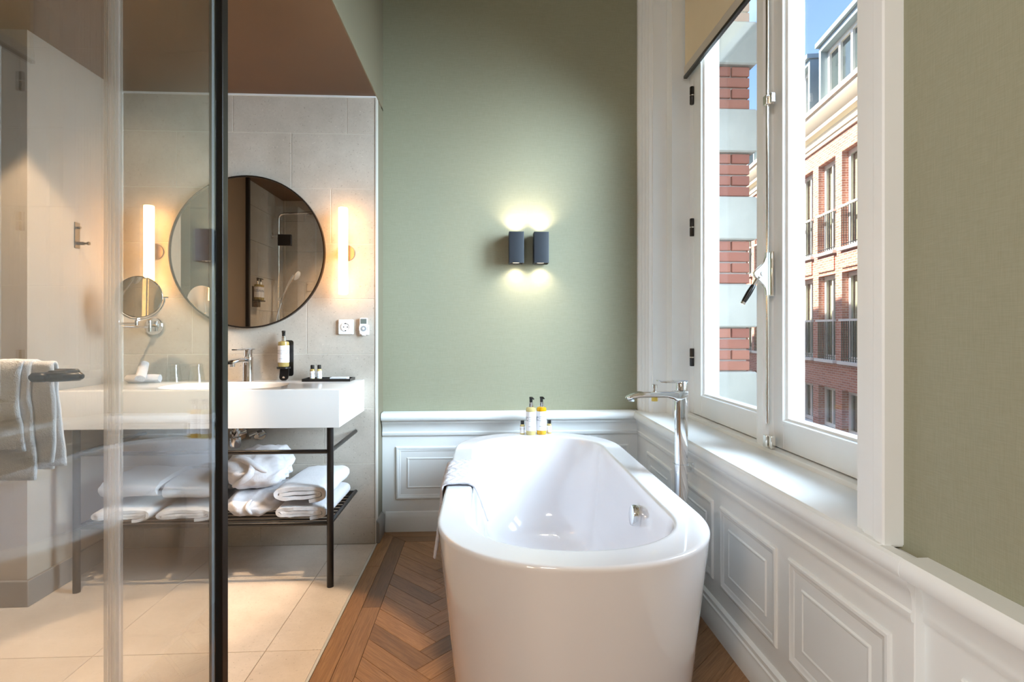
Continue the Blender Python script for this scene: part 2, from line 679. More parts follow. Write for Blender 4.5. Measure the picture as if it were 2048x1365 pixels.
# outer leaf
w = MB()
w.box(1.2, 3.062, -4.6, 1.488, 46, 9.4)
w.box(1.2, 1.05, -4.6, 1.488, 3.062, SIL - 0.06)
w.box(1.2, 1.05, 3.45, 1.488, 3.062, 9.4)
w.box(1.2, -8, -4.6, 1.488, 1.05, 9.4)
facade_own = structure(w.build('wall_outside', 'mortar'), 'outer brick wall seen through the window')
brick_mesh = {}


def piece_box(name, mat, x0, y0, z0, x1, y1, z1, parent, key=None, bevel=0.002):
    """a box piece whose mesh is shared between equal sizes; parent sits at the world origin"""
    sx, sy, sz = round(x1 - x0, 4), round(y1 - y0, 4), round(z1 - z0, 4)
    k = (name, mat, sx, sy, sz)
    if k not in brick_mesh:
        b = MB()
        e = bevel
        hx, hy, hz = sx / 2, sy / 2, sz / 2
        # chamfered box: 24 verts kept cheap by bevelling with bmesh
        b.box(-hx, -hy, -hz, hx, hy, hz)
        me = b.mesh(name)
        if e:
            bm = bmesh.new()
            bm.from_mesh(me)
            bmesh.ops.bevel(bm, geom=list(bm.edges), offset=e, segments=1, affect='EDGES')
            bm.to_mesh(me)
            bm.free()
        me.materials.append(M[mat])
        brick_mesh[k] = me
    o = bpy.data.objects.new(name, brick_mesh[k])
    COL.objects.link(o)
    o.parent = parent
    o.location = ((x0 + x1) / 2, (y0 + y1) / 2, (z0 + z1) / 2)
    return o


# bricks and dressed stones of the window reveal
QY = 3.045
k0 = -4
for k in range(k0, 6):
    zs = 1.126 + 0.494 * k
    piece_box('stone_block', 'stone', 1.19, QY - 0.022, zs + 0.002, 1.535, QY + 0.06, zs + 0.245, facade_own, bevel=0.008)
    for c in range(4):
        zb = zs + 0.247 + 0.06175 * c
        y0, y1 = QY, QY + 0.06
        xs = [1.185, 1.395, 1.5] if c % 2 == 1 else [1.185, 1.29, 1.5]
        for a, b in zip(xs[:-1], xs[1:]):
            piece_box('brick', 'brick', a + 0.004, y0, zb + 0.005, b - 0.004 if b < 1.5 else b, y1, zb + 0.057, facade_own, bevel=0.003)

# bathroom: tiled wall, left wall, pier, bulkhead, ceilings, shower walls
wt = structure(MB().box(-2.0, YT + 0.0016, 0, XP - 0.006, YT + 0.012, ZB + 0.3).build('wall_alcove', 'grout'), 'limestone tiled wall behind the washbasin')
rows = [(0.0, 0.132, -1.155), (0.132, 0.418, -1.0), (0.418, 0.704, -0.83), (0.704, 0.990, -1.04), (0.990, 1.276, -0.918),
        (1.276, 1.561, -1.12), (1.561, 1.847, -0.795), (1.847, 2.133, -0.997), (2.133, ZB - 0.008, -0.714)]
G = 0.0013
for z0, z1, j in rows:
    xs = [j + 0.578 * k for k in range(-4, 4)]
    xs = [-1.846] + [x for x in xs if -1.846 + 0.02 < x < XP - 0.02] + [XP - 0.004]
    for a, b in zip(xs[:-1], xs[1:]):
        piece_box('tile', 'wall_tile', a + G, YT, z0 + G, b - G, YT + 0.011, z1 - G, wt, bevel=0.0008)
structure(MB().box(XP - 0.004, YT - 0.002, 0, XP + 0.002, YT + 0.05, ZB).build('trim_1', 'steel'), 'thin metal edge strip on the tiled wall corner')
structure(MB().box(-1.99, YT - 0.006, ZB - 0.008, XP, YT + 0.01, ZB).build('trim_2', 'white_paint'), 'pale sealant line under the alcove ceiling')
structure(MB().box(-1.846 - 0.006, YT - 0.005, 0, -1.838, YT + 0.006, ZB).build('trim_3', 'white_paint'))
# pier beside the papered wall, and the bulkhead above
w = MB()
w.box(XP - 0.30, YT + 0.012, 0, XP, YG + 0.3, ZB)
structure(w.build('wall_pier', 'pier'), 'narrow taupe pier between tiled wall and papered wall')
w = MB()
w.box(XP - 0.16, 0.30, ZB + 0.012, XP, YG + 0.3, ZC)
structure(w.build('wall_bulkhead', 'pier'), 'taupe bulkhead above the washing alcove')
w = MB().sweep_profile([(XP, 0), (XP + 0.018, 0), (XP + 0.018, 0.10), (XP + 0.010, 0.115), (XP, 0.118)], YT + 0.002, YG - 0.045, 'Y')
structure(w.build('baseboard_pier', 'taupe_dark', bevel=0.002))
# left wall of the alcove with return face, and the niche
structure(MB().box(-2.0, 2.318, 0, -1.846, YT + 0.15, ZB + 0.1).build('wall_left', 'taupe'), 'taupe side wall of the washing alcove')
structure(MB().box(-3.2, 2.318, 0, -2.0, 2.45, ZB + 0.1).build('wall_return', 'taupe'))
structure(MB().box(-3.3, 1.6, 0, -3.2, 2.45, ZB + 0.1).build('wall_niche', 'taupe'))
b = MB().prism([(-1.831, YT - 0.001), (-1.846, YT - 0.001), (-1.846, 2.318), (-3.2, 2.318), (-3.2, 2.303), (-1.831, 2.303)], 0, 0.105)
structure(b.build('baseboard_left', 'taupe_dark', bevel=0.003), 'taupe skirting round the alcove corner')
structure(MB().box(-3.3, 0.30, ZB, XP, YT + 0.15, ZB + 0.012).build('ceiling', 'soffit'), 'taupe low ceiling over the washing alcove, browned with painted warm bounce')
structure(MB().box(-4.2, -4.7, ZC, 1.3, YG + 0.3, ZC + 0.1).build('ceiling_room', 'ceiling_white'))
# shower walls (tiled, seen in the round mirror)
SX, SY0, SY1 = -1.90, 0.47, 1.27
wsh = structure(MB().box(SX - 0.2, SY0 - 0.15, 0, SX - 0.010, SY1, ZB).build('wall_shower_side', 'grout'))
wsb = structure(MB().box(SX - 0.2, SY0 - 0.15, 0, XP - 0.005, SY0 - 0.010, ZB).build('wall_shower_back', 'grout'))
structure(MB().box(SX - 0.2, SY1, 0, SX, 1.72, ZB).build('wall_shower_front', 'soffit'))
structure(MB().box(-3.3, 1.6, 0, SX - 0.2, 1.72, ZB).build('wall_niche_side', 'taupe'))
for r_i in range(9):
    z0 = max(0, -0.154 + 0.2858 * r_i)
    z1 = min(ZB, -0.154 + 0.2858 * (r_i + 1))
    for c_i in range(3):
        a = SY0 + 0.578 * c_i - 0.19 * (r_i % 3)
        y0, y1 = max(a, SY0), min(a + 0.578, SY1)
        if y1 - y0 > 0.02:
            piece_box('tile', 'wall_tile', SX - 0.011, y0 + G, z0 + G, SX, y1 - G, z1 - G, wsh, bevel=0.0008)
    for c_i in range(4):
        a = SX + 0.578 * c_i - 0.19 * (r_i % 3)
        x0, x1 = max(a, SX), min(a + 0.578, XP - 0.006)
        if x1 - x0 > 0.02:
            piece_box('tile', 'wall_tile', x0 + G, SY0 - 0.011, z0 + G, x1 - G, SY0, z1 - G, wsb, bevel=0.0008)
# bedroom shell behind the camera
structure(MB().box(-4.2, -4.7, 0, 1.2, -4.6, ZC).build('wall_bedroom_end', 'ceiling_white'))
structure(MB().box(-4.3, -4.7, 0, -4.2, 0.4, ZC).build('wall_bedroom_side', 'ceiling_white'))
structure(MB().box(-4.3, 0.30, 0, SX - 0.2, 0.32, ZC).build('wall_bedroom_partition', 'ceiling_white'))
structure(MB().box(SX - 0.2, 0.30, ZB + 0.012, XP, 0.32, ZC).build('wall_bedroom_header', 'ceiling_white'))

# ------------------------------------------------------------------ floors
fl = structure(MB().box(XP, -4.6, -0.06, XR, YG, -0.016).build('floor', 'oak_gap'), 'oak herringbone floor under the bathtub')
flt = structure(MB().box(-3.3, 0.30, -0.06, XP, YT + 0.02, -0.0022).build('floor_bathroom', 'grout_floor'), 'limestone tiled bathroom floor')
structure(MB().box(-4.3, -4.7, -0.06, XP, 0.30, -0.002).build('floor_bedroom', 'far_wood'))
structure(MB().box(XP + 0.001, -4.6, -0.06, XR, -0.62, -0.001).build('floor_bedroom_near', 'far_wood'))
xs = [-3.072, -2.494, -1.916, -1.338, -0.760, XP - 0.002]
ys = [0.30, 0.793, 1.371, 1.949, 2.527, YT]
for a, b in zip(xs[:-1], xs[1:]):
    for c, d in zip(ys[:-1], ys[1:]):
        if b < -1.85 and not (d > 1.7 and c < 2.3):
            continue
        piece_box('floor_tile', 'floor_tile', a + G, c + G, -0.012, b - G, d - G, 0.0, flt, bevel=0.0008)
structure(MB().box(XP - 0.002, 0.3, -0.03, XP + 0.007, YT + 0.1, 0.0008).build('trim_4', 'steel'), 'thin metal strip between tiles and oak floor')


def clip_poly(poly, a, b, c):
    """keep a*x + b*y <= c"""
    out = []
    n = len(poly)
    for i in range(n):
        p, q = poly[i], poly[(i + 1) % n]
        dp, dq = a * p[0] + b * p[1] - c, a * q[0] + b * q[1] - c
        if dp <= 0:
            out.append(p)
        if (dp < 0 < dq) or (dq < 0 < dp):
            t = dp / (dp - dq)
            out.append((p[0] + (q[0] - p[0]) * t, p[1] + (q[1] - p[1]) * t))
    return out


plank_cache = {}


def plank(poly, ang, g=0.0005):
    """poly: world xy polygon; ang: direction of the grain"""
    cx = sum(p[0] for p in poly) / len(poly); cy = sum(p[1] for p in poly) / len(poly)
    ca, sa = math.cos(-ang), math.sin(-ang)
    loc = [((x - cx) * ca - (y - cy) * sa, (x - cx) * sa + (y - cy) * ca) for x, y in poly]
    key = tuple((round(x, 3), round(y, 3)) for x, y in loc)
    if key not in plank_cache:
        def inset(pts, d):
            n = len(pts)
            area = sum(pts[i][0] * pts[(i + 1) % n][1] - pts[(i + 1) % n][0] * pts[i][1] for i in range(n))
            s = 1 if area > 0 else -1
            q = list(pts)
            for i in range(n):
                x0, y0 = pts[i]; x1, y1 = pts[(i + 1) % n]
                L = math.hypot(x1 - x0, y1 - y0)
                if L < 1e-6:
                    continue
                nx, ny = (y1 - y0) / L * s, -(x1 - x0) / L * s
                q = clip_poly(q, nx, ny, nx * x0 + ny * y0 - d)
            return q
        p0 = inset(loc, g)
        p1 = inset(loc, g + 0.0007)
        if len(p0) < 3 or len(p1) != len(p0):
            p1 = p0
        if len(p0) < 3:
            return
        m = MB()
        m.loft([[(x, y, -0.016) for x, y in p0], [(x, y, -0.0008) for x, y in p0], [(x, y, 0.0) for x, y in p1]], cap0=False)
        me = m.mesh('plank')
        me.materials.append(M['oak'])
        plank_cache[key] = me
    o = bpy.data.objects.new('plank', plank_cache[key])
    COL.objects.link(o)
    o.parent = fl
    o.location = (cx, cy, 0)
    o.rotation_euler = (0, 0, ang)


B0, B1, B2 = XP + 0.008, -0.491, -0.418
YB1, YB2 = YG - 0.035 - 0.073, YG - 0.035 - 0.146
for (xa, xb, ylist, k) in ((B0, B1, [3.061, 2.62, 1.62, 0.55, -0.6], 0), (B1, B2, [3.061, 2.235, 1.15, 0.1, -0.6], 1)):
    for yt, yb in zip(ylist[:-1], ylist[1:]):
        poly = [(xa, yb), (xb, yb), (xb, yt), (xa, yt)]
        # mitre with the cross boards: keep y <= 3.061 - (x - B0)
        poly = clip_poly(poly, 1, 1, 3.061 + B0)
        if len(poly) > 2:
            plank(poly, PI / 2)
for (ya, yb) in ((YB1, 3.061), (YB2, YB1)):
    for xa, xb in ((B0, 0.2), (0.2, 0.862)):
        poly = [(xa, ya), (xb, ya), (xb, yb), (xa, yb)]
        poly = clip_poly(poly, -1, -1, -(3.061 + B0))
        if len(poly) > 2:
            plank(poly, 0)
PW, PL = 0.0755, 0.0755 * 7
ox, oy = -0.172, 2.19
cs = math.sqrt(0.5)
for bi in range(-2, 4):
    for ai in range(-60, 40):
        for vert in (0, 1):
            u, v = ai * PW + bi * PL, ai * PW - bi * PL
            r = [(u, v), (u + PL, v), (u + PL, v + PW), (u, v + PW)] if not vert else \
                [(u, v + PW), (u + PW, v + PW), (u + PW, v + PW + PL), (u, v + PW + PL)]
            poly = [(ox + (p[0] - p[1]) * cs, oy + (p[0] + p[1]) * cs) for p in r]
            if min(p[1] for p in poly) < -0.6:
                continue
            for cl in ((-1, 0, -B2), (1, 0, 0.862), (0, 1, YB2), (0, -1, 0.6)):
                poly = clip_poly(poly, *cl)
                if len(poly) < 3:
                    break
            if len(poly) < 3:
                continue
            ar = abs(sum(poly[i][0] * poly[(i + 1) % len(poly)][1] - poly[(i + 1) % len(poly)][0] * poly[i][1] for i in range(len(poly)))) / 2
            if ar > 0.0004:
                plank(poly, (PI / 4) if not vert else (-PI / 4))

# ------------------------------------------------------------------ dado panelling
XD, XDN = 0.862, 0.884                      # dado face under the window / near the camera
YD = YG - 0.032
w = MB().box(XP + 0.002, YD, 0, XR, YG, SIL - 0.012)
dado_b = structure(w.build('wall_dado_back', 'white_paint'), 'white panelled dado behind the bathtub')
YBR = 1.062
w = MB().box(XD, YBR, 0, XR + 0.002, YD, SIL - 0.012)
dado_r = structure(w.build('wall_dado_right', 'white_paint', bevel=0.002), 'white panelled dado below the window')
w = MB().box(XDN, -0.6, 0, XR + 0.002, YBR, SIL - 0.012)
dado_n = structure(w.build('wall_dado_near', 'white_paint'), 'white panelled dado nearest the camera')


def panel(parent, a0, a1, z0, z1, face, axis):
    """raised-and-fielded panel; face = coordinate of the dado surface; proud towards the room (-)"""
    prof = [(0, -0.001), (0.002, 0.005), (0.006, 0.0075), (0.013, 0.008), (0.018, 0.005), (0.024, 0.004), (0.029, 0.0008), (0.034, 0.0008),
            (0.062, 0.0008), (0.066, 0.0045), (0.070, 0.0045), (0.074, 0.0025)]
    rings = []
    for i, h in prof:
        p = [(a0 + i, z0 + i), (a1 - i, z0 + i), (a1 - i, z1 - i), (a0 + i, z1 - i)]
        rings.append([(face - h, a, z) if axis == 'Y' else (a, face - h, z) for a, z in p])
    m = MB().loft(rings, cap0=False)
    m.build('panel', 'white_paint', parent, smooth=25)


for a0, a1 in ((-0.490, 0.14), (0.20, 0.81)):
    panel(dado_b, a0, a1, 0.176, 0.470, YD, 'X')
for a0, a1 in ((1.122, 1.517), (1.578, 1.967), (2.03, 2.42), (2.485, 2.87)):
    panel(dado_r, a0, a1, 0.176, 0.474, XD, 'Y')
for a0, a1 in ((0.42, 0.975), (-0.24, 0.36)):
    panel(dado_n, a0, a1, 0.176, 0.474, XDN, 'Y')

# chair rails: nose profile (offset from dado face, z)
RAIL = [(0.0, 0.528), (0.010, 0.531), (0.014, 0.540), (0.014, 0.548), (0.008, 0.553), (0.010, 0.575), (0.016, 0.592), (0.026, 0.602), (0.026, 0.612),
        (0.036, 0.617), (0.050, 0.621), (0.056, 0.630), (0.056, 0.642), (0.050, 0.655), (0.040, SIL), (-0.030, SIL)]


def rail(name, face, a, b, axis, label, sc=1.0, extra=0.0):
    prof = [(face - max(d, 0 if sc == 0.62 else -0.03) * sc - (extra if d > 0.03 else 0), z) for d, z in RAIL]
    o = MB().sweep_profile(prof, a, b, axis).build(name, 'white_paint', smooth=35)
    return structure(o, label)


rail('trim_5', YD, XP + 0.004, XD + 0.0, 'X', 'white moulded chair rail on the papered wall')
rail('trim_6', XD, YBR, YG - 0.01, 'Y', 'white moulded rail along the window sill', 0.62)
rail('trim_7', XDN, -0.6, YBR + 0.0, 'Y', 'white moulded chair rail near the camera', 0.45, 0.030)
# skirtings
BASE = [(0, 0), (0.022, 0), (0.022, 0.070), (0.018, 0.076), (0.018, 0.088), (0.013, 0.092), (0.012, 0.104), (0.005, 0.110), (0, 0.112)]
structure(MB().sweep_profile([(XD - d, z) for d, z in BASE], YBR, YD, 'Y').build('baseboard_right', 'white_paint', smooth=35))
structure(MB().sweep_profile([(XDN - d, z) for d, z in BASE], -0.6, YBR, 'Y').build('baseboard_near', 'white_paint', smooth=35))
structure(MB().sweep_profile([(YD - d * 0.35, z) for d, z in BASE], XP + 0.02, XD - 0.022, 'X').build('baseboard_back', 'white_paint', smooth=35))

# ------------------------------------------------------------------ window
sill = structure(MB().box(XD - 0.026, 1.128, SIL - 0.006, 1.10, YG - 0.034, SIL + 0.002).build('trim_8', 'white_paint', bevel=0.006), 'white painted window sill board')
# architraves: plan profiles extruded upwards
far = [(0.888, YG), (0.868, YG), (0.866, 3.070)]
for k in range(4):                          # four half-round reeds stepping in towards the opening
    for q in range(8):
        f = (k + q / 7 * 0.86 + 0.07) / 4
        hgt = 0.013 * math.sin(PI * q / 7)
        far.append((0.872 + 0.043 * f - 0.92 * hgt, 3.066 - 0.108 * f - 0.38 * hgt))
far += [(0.915, 2.951), (0.990, 2.951), (0.990, 2.862), (1.20, 2.862), (1.20, YG)]
structure(MB().prism(far, SIL, ZC).build('trim_9', 'white_paint', smooth=30), 'white reeded window architrave in the far corner')
near = [(0.893, 1.126), (0.848, 1.126), (0.845, 1.130), (0.845, 1.150), (0.848, 1.154), (0.848, 1.160), (0.852, 1.166), (0.852, 1.196), (0.856, 1.200), (0.856, 1.206),
        (0.862, 1.214), (0.862, 1.232), (0.868, 1.236), (0.990, 1.236), (0.990, 1.30), (1.20, 1.30), (1.20, 1.126)]
structure(MB().prism(near, SIL, ZC).build('trim_10', 'white_paint', smooth=30), 'white window architrave nearest the camera')

win = structure(MB().box(1.05, 1.30, SIL, 1.20, 2.862, SIL + 0.018).box(1.085, 2.805, SIL + 0.018, 1.20, 2.862, 3.3).box(1.085, 1.30, SIL + 0.018, 1.20, 1.345, 3.3)
                .box(1.085, 1.345, 3.2, 1.20, 2.805, 3.3).build('window_1', 'white_paint', bevel=0.003), 'tall white casement window with two sashes')


def sash(y0, y1, stile_a, stile_b):
    """casement sash between y0 < y1; stile_a at y0 side"""
    zb, zt, rb = SIL + 0.022, 3.19, 0.098
    x0, x1 = 1.083, 1.138
    m = MB()
    m.box(x0, y0, zb, x1, y0 + stile_a, zt)
    m.box(x0, y1 - stile_b, zb, x1, y1, zt)
    m.box(x0, y0 + stile_a, zb, x1, y1 - stile_b, zb + rb)
    m.box(x0, y0 + stile_a, zt - 0.08, x1, y1 - stile_b, zt)
    s = m.build('sash', 'white_paint', win, bevel=0.002)
    # glazing moulding: two stepped frames inside the sash
    ga, gb, gz0, gz1 = y0 + stile_a, y1 - stile_b, zb + rb, zt - 0.08
    rings = []
    for i, d in ((-0.006, 0.0), (-0.004, -0.006), (0.006, -0.007), (0.009, 0.004), (0.016, 0.008), (0.020, 0.022), (0.020, 0.034)):
        rings.append([(x0 + d, a, z) for a, z in ((ga + i, gz0 + i), (gb - i, gz0 + i), (gb - i, gz1 - i), (ga + i, gz1 - i))])
    MB().loft(rings, False, False).build('glazing_bead', 'white_paint', s, smooth=30)
    MB().box(x0 + 0.034, ga + 0.018, gz0 + 0.018, x0 + 0.038, gb - 0.018, gz1 - 0.018).build('pane', 'window_glass', s)
    return s


s_far = sash(2.030, 2.800, 0.075, 0.105)
s_near = sash(1.350, 2.026, 0.055, 0.083)
# meeting bead in front of the joint
bead = [(1.083, 2.095), (1.062, 2.095), (1.058, 2.090), (1.060, 2.078), (1.052, 2.070), (1.052, 2.030), (1.060, 2.022), (1.064, 2.010), (1.083, 2.010)]
MB().prism(bead, SIL + 0.010, 3.19).build('meeting_bead', 'white_paint', win, smooth=30)
# outer storm frame beyond the glass
m = MB().box(1.142, 2.790, SIL + 0.02, 1.215, 2.80, 3.2).box(1.142, 2.028, SIL + 0.02, 1.215, 2.095, 3.2).box(1.142, 1.35, SIL + 0.02, 1.215, 1.40, 3.2)
m.box(1.142, 1.40, SIL + 0.02, 1.215, 2.028, SIL + 0.085).box(1.142, 2.095, SIL + 0.02, 1.215, 2.790, SIL + 0.085)
m.build('outer_frame', 'ext_white', win, bevel=0.003)
MB().prism([(1.215, 1.05), (1.56, 1.05), (1.56, 3.04), (1.215, 3.04)], SIL - 0.06, SIL - 0.02).build('outer_sill', 'stone', win, bevel=0.004)
for z in (2.33, 1.646, 0.972, 3.0):
    h = MB().lathe([(0.0095, z - 0.046), (0.0115, z - 0.043), (0.0115, z - 0.003), (0.009, z - 0.002), (0.009, z + 0.002), (0.0115, z + 0.003), (0.0115, z + 0.043), (0.0095, z + 0.046)],
                   (1.075, 2.803, 0), seg=14).build('hinge', 'black_metal', win, smooth=40)
    MB().lathe([(0.0122, z - 0.0025), (0.0122, z + 0.0025)], (1.075, 2.803, 0), seg=14).build('hinge_ring', 'nickel', h, smooth=40)
# cremone bolt
bx_, by_ = 1.046, 1.985
bolt = MB().tube([(bx_, by_, SIL + 0.11), (bx_, by_, 3.15)], 0.0065, 12).build('cremone_rod', 'nickel', win, smooth=40)
pl = []
for t in [i / 24 for i in range(25)]:
    z = 1.243 + 0.160 * t
    bulge = 0.008 + 0.046 * math.exp(-((t - 0.5) / 0.21) ** 2)
    pl.append((bx_ - bulge, z))
poly = pl + [(bx_ + 0.008, 1.403), (bx_ + 0.008, 1.243)]
m = MB().loft([[(x, by_ - 0.006, z) for x, z in poly], [(x, by_ + 0.006, z) for x, z in poly]])
pt = m.build('cremone_plate', 'nickel', win, bevel=0.002)
MB().box(bx_ + 0.010, by_ - 0.010, 1.240, bx_ + 0.020, by_ + 0.010, 1.406).build('cremone_base', 'nickel', win, bevel=0.002)
MB().lathe([(0.009, -0.003), (0.009, 0.0), (0.006, 0.001)], (bx_ - 0.020, by_ - 0.0062, 1.323), 'Y', 16).build('cremone_screw', 'chrome', pt, smooth=40)
d0, d1 = Vector((bx_ - 0.034, by_, 1.312)), Vector((bx_ - 0.090, by_ + 0.012, 1.212))
MB().tube([d0, d0.lerp(d1, 0.34)], [0.008, 0.006], 12).build('handle_neck', 'nickel', win, smooth=40)
hd = MB().tube([d0.lerp(d1, t) for t in (0.30, 0.36, 0.58, 0.82, 0.93)], [0.007, 0.009, 0.0105, 0.0095, 0.008], 14).build('handle', 'black_plastic', win, smooth=50)
MB().tube([d0.lerp(d1, t) for t in (0.92, 1.0)], 0.0086, 14).build('handle_cap', 'nickel', hd, smooth=40)
for z, hh in ((1.965, 0.035), (SIL + 0.045, 0.045)):
    MB().box(bx_ - 0.012, by_ - 0.012, z - hh / 2, bx_ + 0.012, by_ + 0.012, z + hh / 2).box(bx_ - 0.004, by_ - 0.034, z - hh / 2, bx_ + 0.012, by_ - 0.020, z + hh / 2).box(bx_ + 0.004, by_ - 0.022, z - hh / 2, bx_ + 0.012, by_ - 0.010, z + hh / 2).build('bolt_keeper', 'nickel', win, bevel=0.002)
# roller blind
bl = thing('roller_blind', 'cream roller blind pulled part-way down over the window', 'blind', (1.055, 2.06, 3.2))
MB().box(1.054, 1.32, 2.50, 1.057, 2.845, 3.30).build('blind_fabric', 'blind', bl)
MB().box(1.049, 1.318, 2.452, 1.062, 2.848, 2.50).build('bottom_bar', 'blind_bar', bl, bevel=0.003)
MB().box(1.046, 1.318, 2.436, 1.066, 2.848, 2.452).build('gap_strip', 'black_plastic', bl, bevel=0.003)  # black strip painting in the dark gap below the blind
MB().tube([(1.06, 1.33, 3.30), (1.06, 2.83, 3.30)], 0.03, 16).build('roller_tube', 'blind', bl, smooth=40)
# ------------------------------------------------------------------ bathtub
TX, TY, HW, HL, TZ = 0.2575, 2.1225, 0.3975, 0.8475, 0.560


def tub_ring(hw, hl, z, cap=0.375, n=96, e=0.92, x=TX, y=TY):
    """stadium with slightly squared elliptical ends"""
    pts = []
    st = max(hl - cap * hw / 0.3975, 0.0)
    cb = hl - st
    for k in range(n):
        a = 2 * PI * (k + 0.5) / n
        c, s = math.cos(a), math.sin(a)
        px = hw * sgnpow(c, e)
        py = cb * sgnpow(s, e) + (st if s > 0 else -st)
        pts.append((x + px, y + py, z))
    return pts


tub = thing('bathtub', 'glossy white freestanding oval bathtub', 'bathtub', (TX, TY, 0))
R = []
prof_out = [(0.062, 0.0), (0.060, 0.02), (0.050, 0.12), (0.030, 0.30), (0.008, 0.50), (0.0045, 0.530), (0.0025, 0.545), (0.0017, 0.551), (0.0030, 0.5560), (0.0065, 0.5592), (0.0095, 0.5600), (0.014, 0.5601)]
for i, z in prof_out:
    R.append(tub_ring(HW - i, HL - i, z))
prof_in = [(0.079, 0.0925, 0.5601), (0.086, 0.0995, 0.5600), (0.092, 0.105, 0.5575), (0.096, 0.109, 0.550), (0.102, 0.118, 0.52), (0.112, 0.150, 0.42), (0.126, 0.190, 0.30), (0.145, 0.225, 0.20), (0.170, 0.262, 0.135),
           (0.200, 0.300, 0.108), (0.245, 0.36, 0.097), (0.30, 0.45, 0.093)]
for ix, iy, z in prof_in:
    R.append(tub_ring(HW - ix, HL - iy, z, cap=0.36))
MB().loft(R, True, True).build('shell', 'enamel', tub, smooth=50)
ov = MB().lathe([(0.037, 0.0), (0.037, 0.020), (0.034, 0.027), (0.022, 0.029)], (0, 0, 0), 'X', 28)
ov.xf(Matrix.Translation((TX + HW - 0.108, 1.930, 0.455)) @ Matrix.Rotation(PI + 0.10, 4, 'Y'))
ov.build('overflow_knob', 'chrome', tub, smooth=40)
MB().lathe([(0.034, 0.0935), (0.034, 0.097), (0.028, 0.099)], (TX, TY, 0), seg=24).build('drain', 'chrome', tub, smooth=40)


# ------------------------------------------------------------------ cloth helpers
def nz(p, s, seed=0.0):
    return noise.noise(Vector((p[0] * s + seed, p[1] * s - seed * 0.7, p[2] * s + seed * 1.3)))


def spiral_towel(w, h, length, t, turns, e=0.6, seed=1.0, amp=0.004, nseg=16, start=-PI * 0.42, tap=0.05):
    """folded or rolled towel: flattened spiral in local XZ extruded along local Y, base at z=0"""
    N = int(34 * turns)
    mid = []
    for k in range(N + 1):
        th = 2 * PI * turns * k / N
        sh = t * th / (2 * PI)
        a = max(w / 2 - t / 2 - sh, t * 0.4)
        b = max(h / 2 - t / 2 - sh, t * 0.12)
        mid.append((a * sgnpow(math.cos(th + start), e), b * sgnpow(math.sin(th + start), e)))
    outl = []
    ins = []
    for k in range(N + 1):
        p, q = mid[max(k - 1, 0)], mid[min(k + 1, N)]
        dx, dz = q[0] - p[0], q[1] - p[1]
        L = math.hypot(dx, dz) or 1
        nx, nz_ = dz / L, -dx / L
        gp = 0.44 if k < N * 0.5 else 0.37
        outl.append((mid[k][0] + nx * t * gp, mid[k][1] + nz_ * t * gp))
        ins.append((mid[k][0] - nx * t * gp, mid[k][1] - nz_ * t * gp))
    sec = outl + ins[::-1]
    n = len(sec)
    rings = []
    for i in range(nseg + 1):
        s = i / nseg
        y = length * (s - 0.5)
        ed = abs(2 * s - 1)
        sc = 1 - tap * ed ** 4
        ring = []
        for j, (x, z) in enumerate(sec):
            p = (x * sc, y + nz((x, z, 0), 30, seed + 3) * 0.007 * ed ** 6, z * sc)
            ax = amp * nz(p, 9, seed)
            az = amp * nz(p, 8, seed + 9) + amp * 0.5 * nz(p, 28, seed)
            zz = p[2] + az + h / 2
            ring.append((p[0] + ax, p[1], max(zz, 0.0)))
        rings.append(ring)
    m = MB()
    m.loft(rings, False, False)
    o = 0
    H = len(outl)
    for base in (0, nseg * n):
        for k in range(H - 1):
            m.f.append((base + k, base + k + 1, base + n - 2 - k, base + n - 1 - k))
    return m


def place(m, loc, rz=0.0, rx=0.0, ry=0.0):
    return m.xf(Matrix.Translation(loc) @ Matrix.Rotation(rz, 4, 'Z') @ Matrix.Rotation(ry, 4, 'Y') @ Matrix.Rotation(rx, 4, 'X'))


def lump(sx, sy, sz, seed, amp=0.018, nu=56, nv=40, e=0.7, stretch=(1, 1, 1)):
    """soft crumpled bundle sitting on z=0"""
    def fn(u, v):
        a, b = 2 * PI * u, PI * (v - 0.5)
        cx = sgnpow(math.cos(a), e) * sgnpow(math.cos(b), e)
        cy = sgnpow(math.sin(a), e) * sgnpow(math.cos(b), e)
        cz = sgnpow(math.sin(b), e)
        p = Vector((cx * sx, cy * sy, cz * sz))
        q = (p.x * stretch[0], p.y * stretch[1], p.z * stretch[2])
        rid = 1 - abs(nz(q, 9, seed)) * 2
        rid2 = 1 - abs(nz(q, 19, seed + 4)) * 2
        d = amp * (0.9 * rid + 0.35 * rid2 - 0.3)
        nrm = Vector((cx / sx, cy / sy, cz / sz)).normalized()
        p += nrm * d
        p.z = max(p.z + sz * 0.96, 0.0)
        return p
    return MB().grid(fn, nu, nv)


def draped(path, y0, y1, nu, nv, h, edge=None):
    """cloth following a polyline path in XZ (list of (x,z)), spanning y0..y1; h(s,t) = relief along the normal"""
    seg = [0.0]
    for a, b in zip(path[:-1], path[1:]):
        seg.append(seg[-1] + math.hypot(b[0] - a[0], b[1] - a[1]))
    T = seg[-1]

    def at(s):
        s = min(max(s, 0), 1) * T
        for i in range(len(path) - 1):
            if s <= seg[i + 1] or i == len(path) - 2:
                k = (s - seg[i]) / max(seg[i + 1] - seg[i], 1e-9)
                return (path[i][0] + (path[i + 1][0] - path[i][0]) * k, path[i][1] + (path[i + 1][1] - path[i][1]) * k)

    def fn(u, v):
        x, z = at(u)
        a, b = at(u - 0.02), at(u + 0.02)
        dx, dz = b[0] - a[0], b[1] - a[1]
        L = math.hypot(dx, dz) or 1
        d = h(u * T, (y1 - y0) * v)
        yy = y0 + (y1 - y0) * v + (edge(u, v) if edge else 0)
        return (x - dz / L * d, yy, z + dx / L * d)
    return MB().grid(fn, nu, nv)


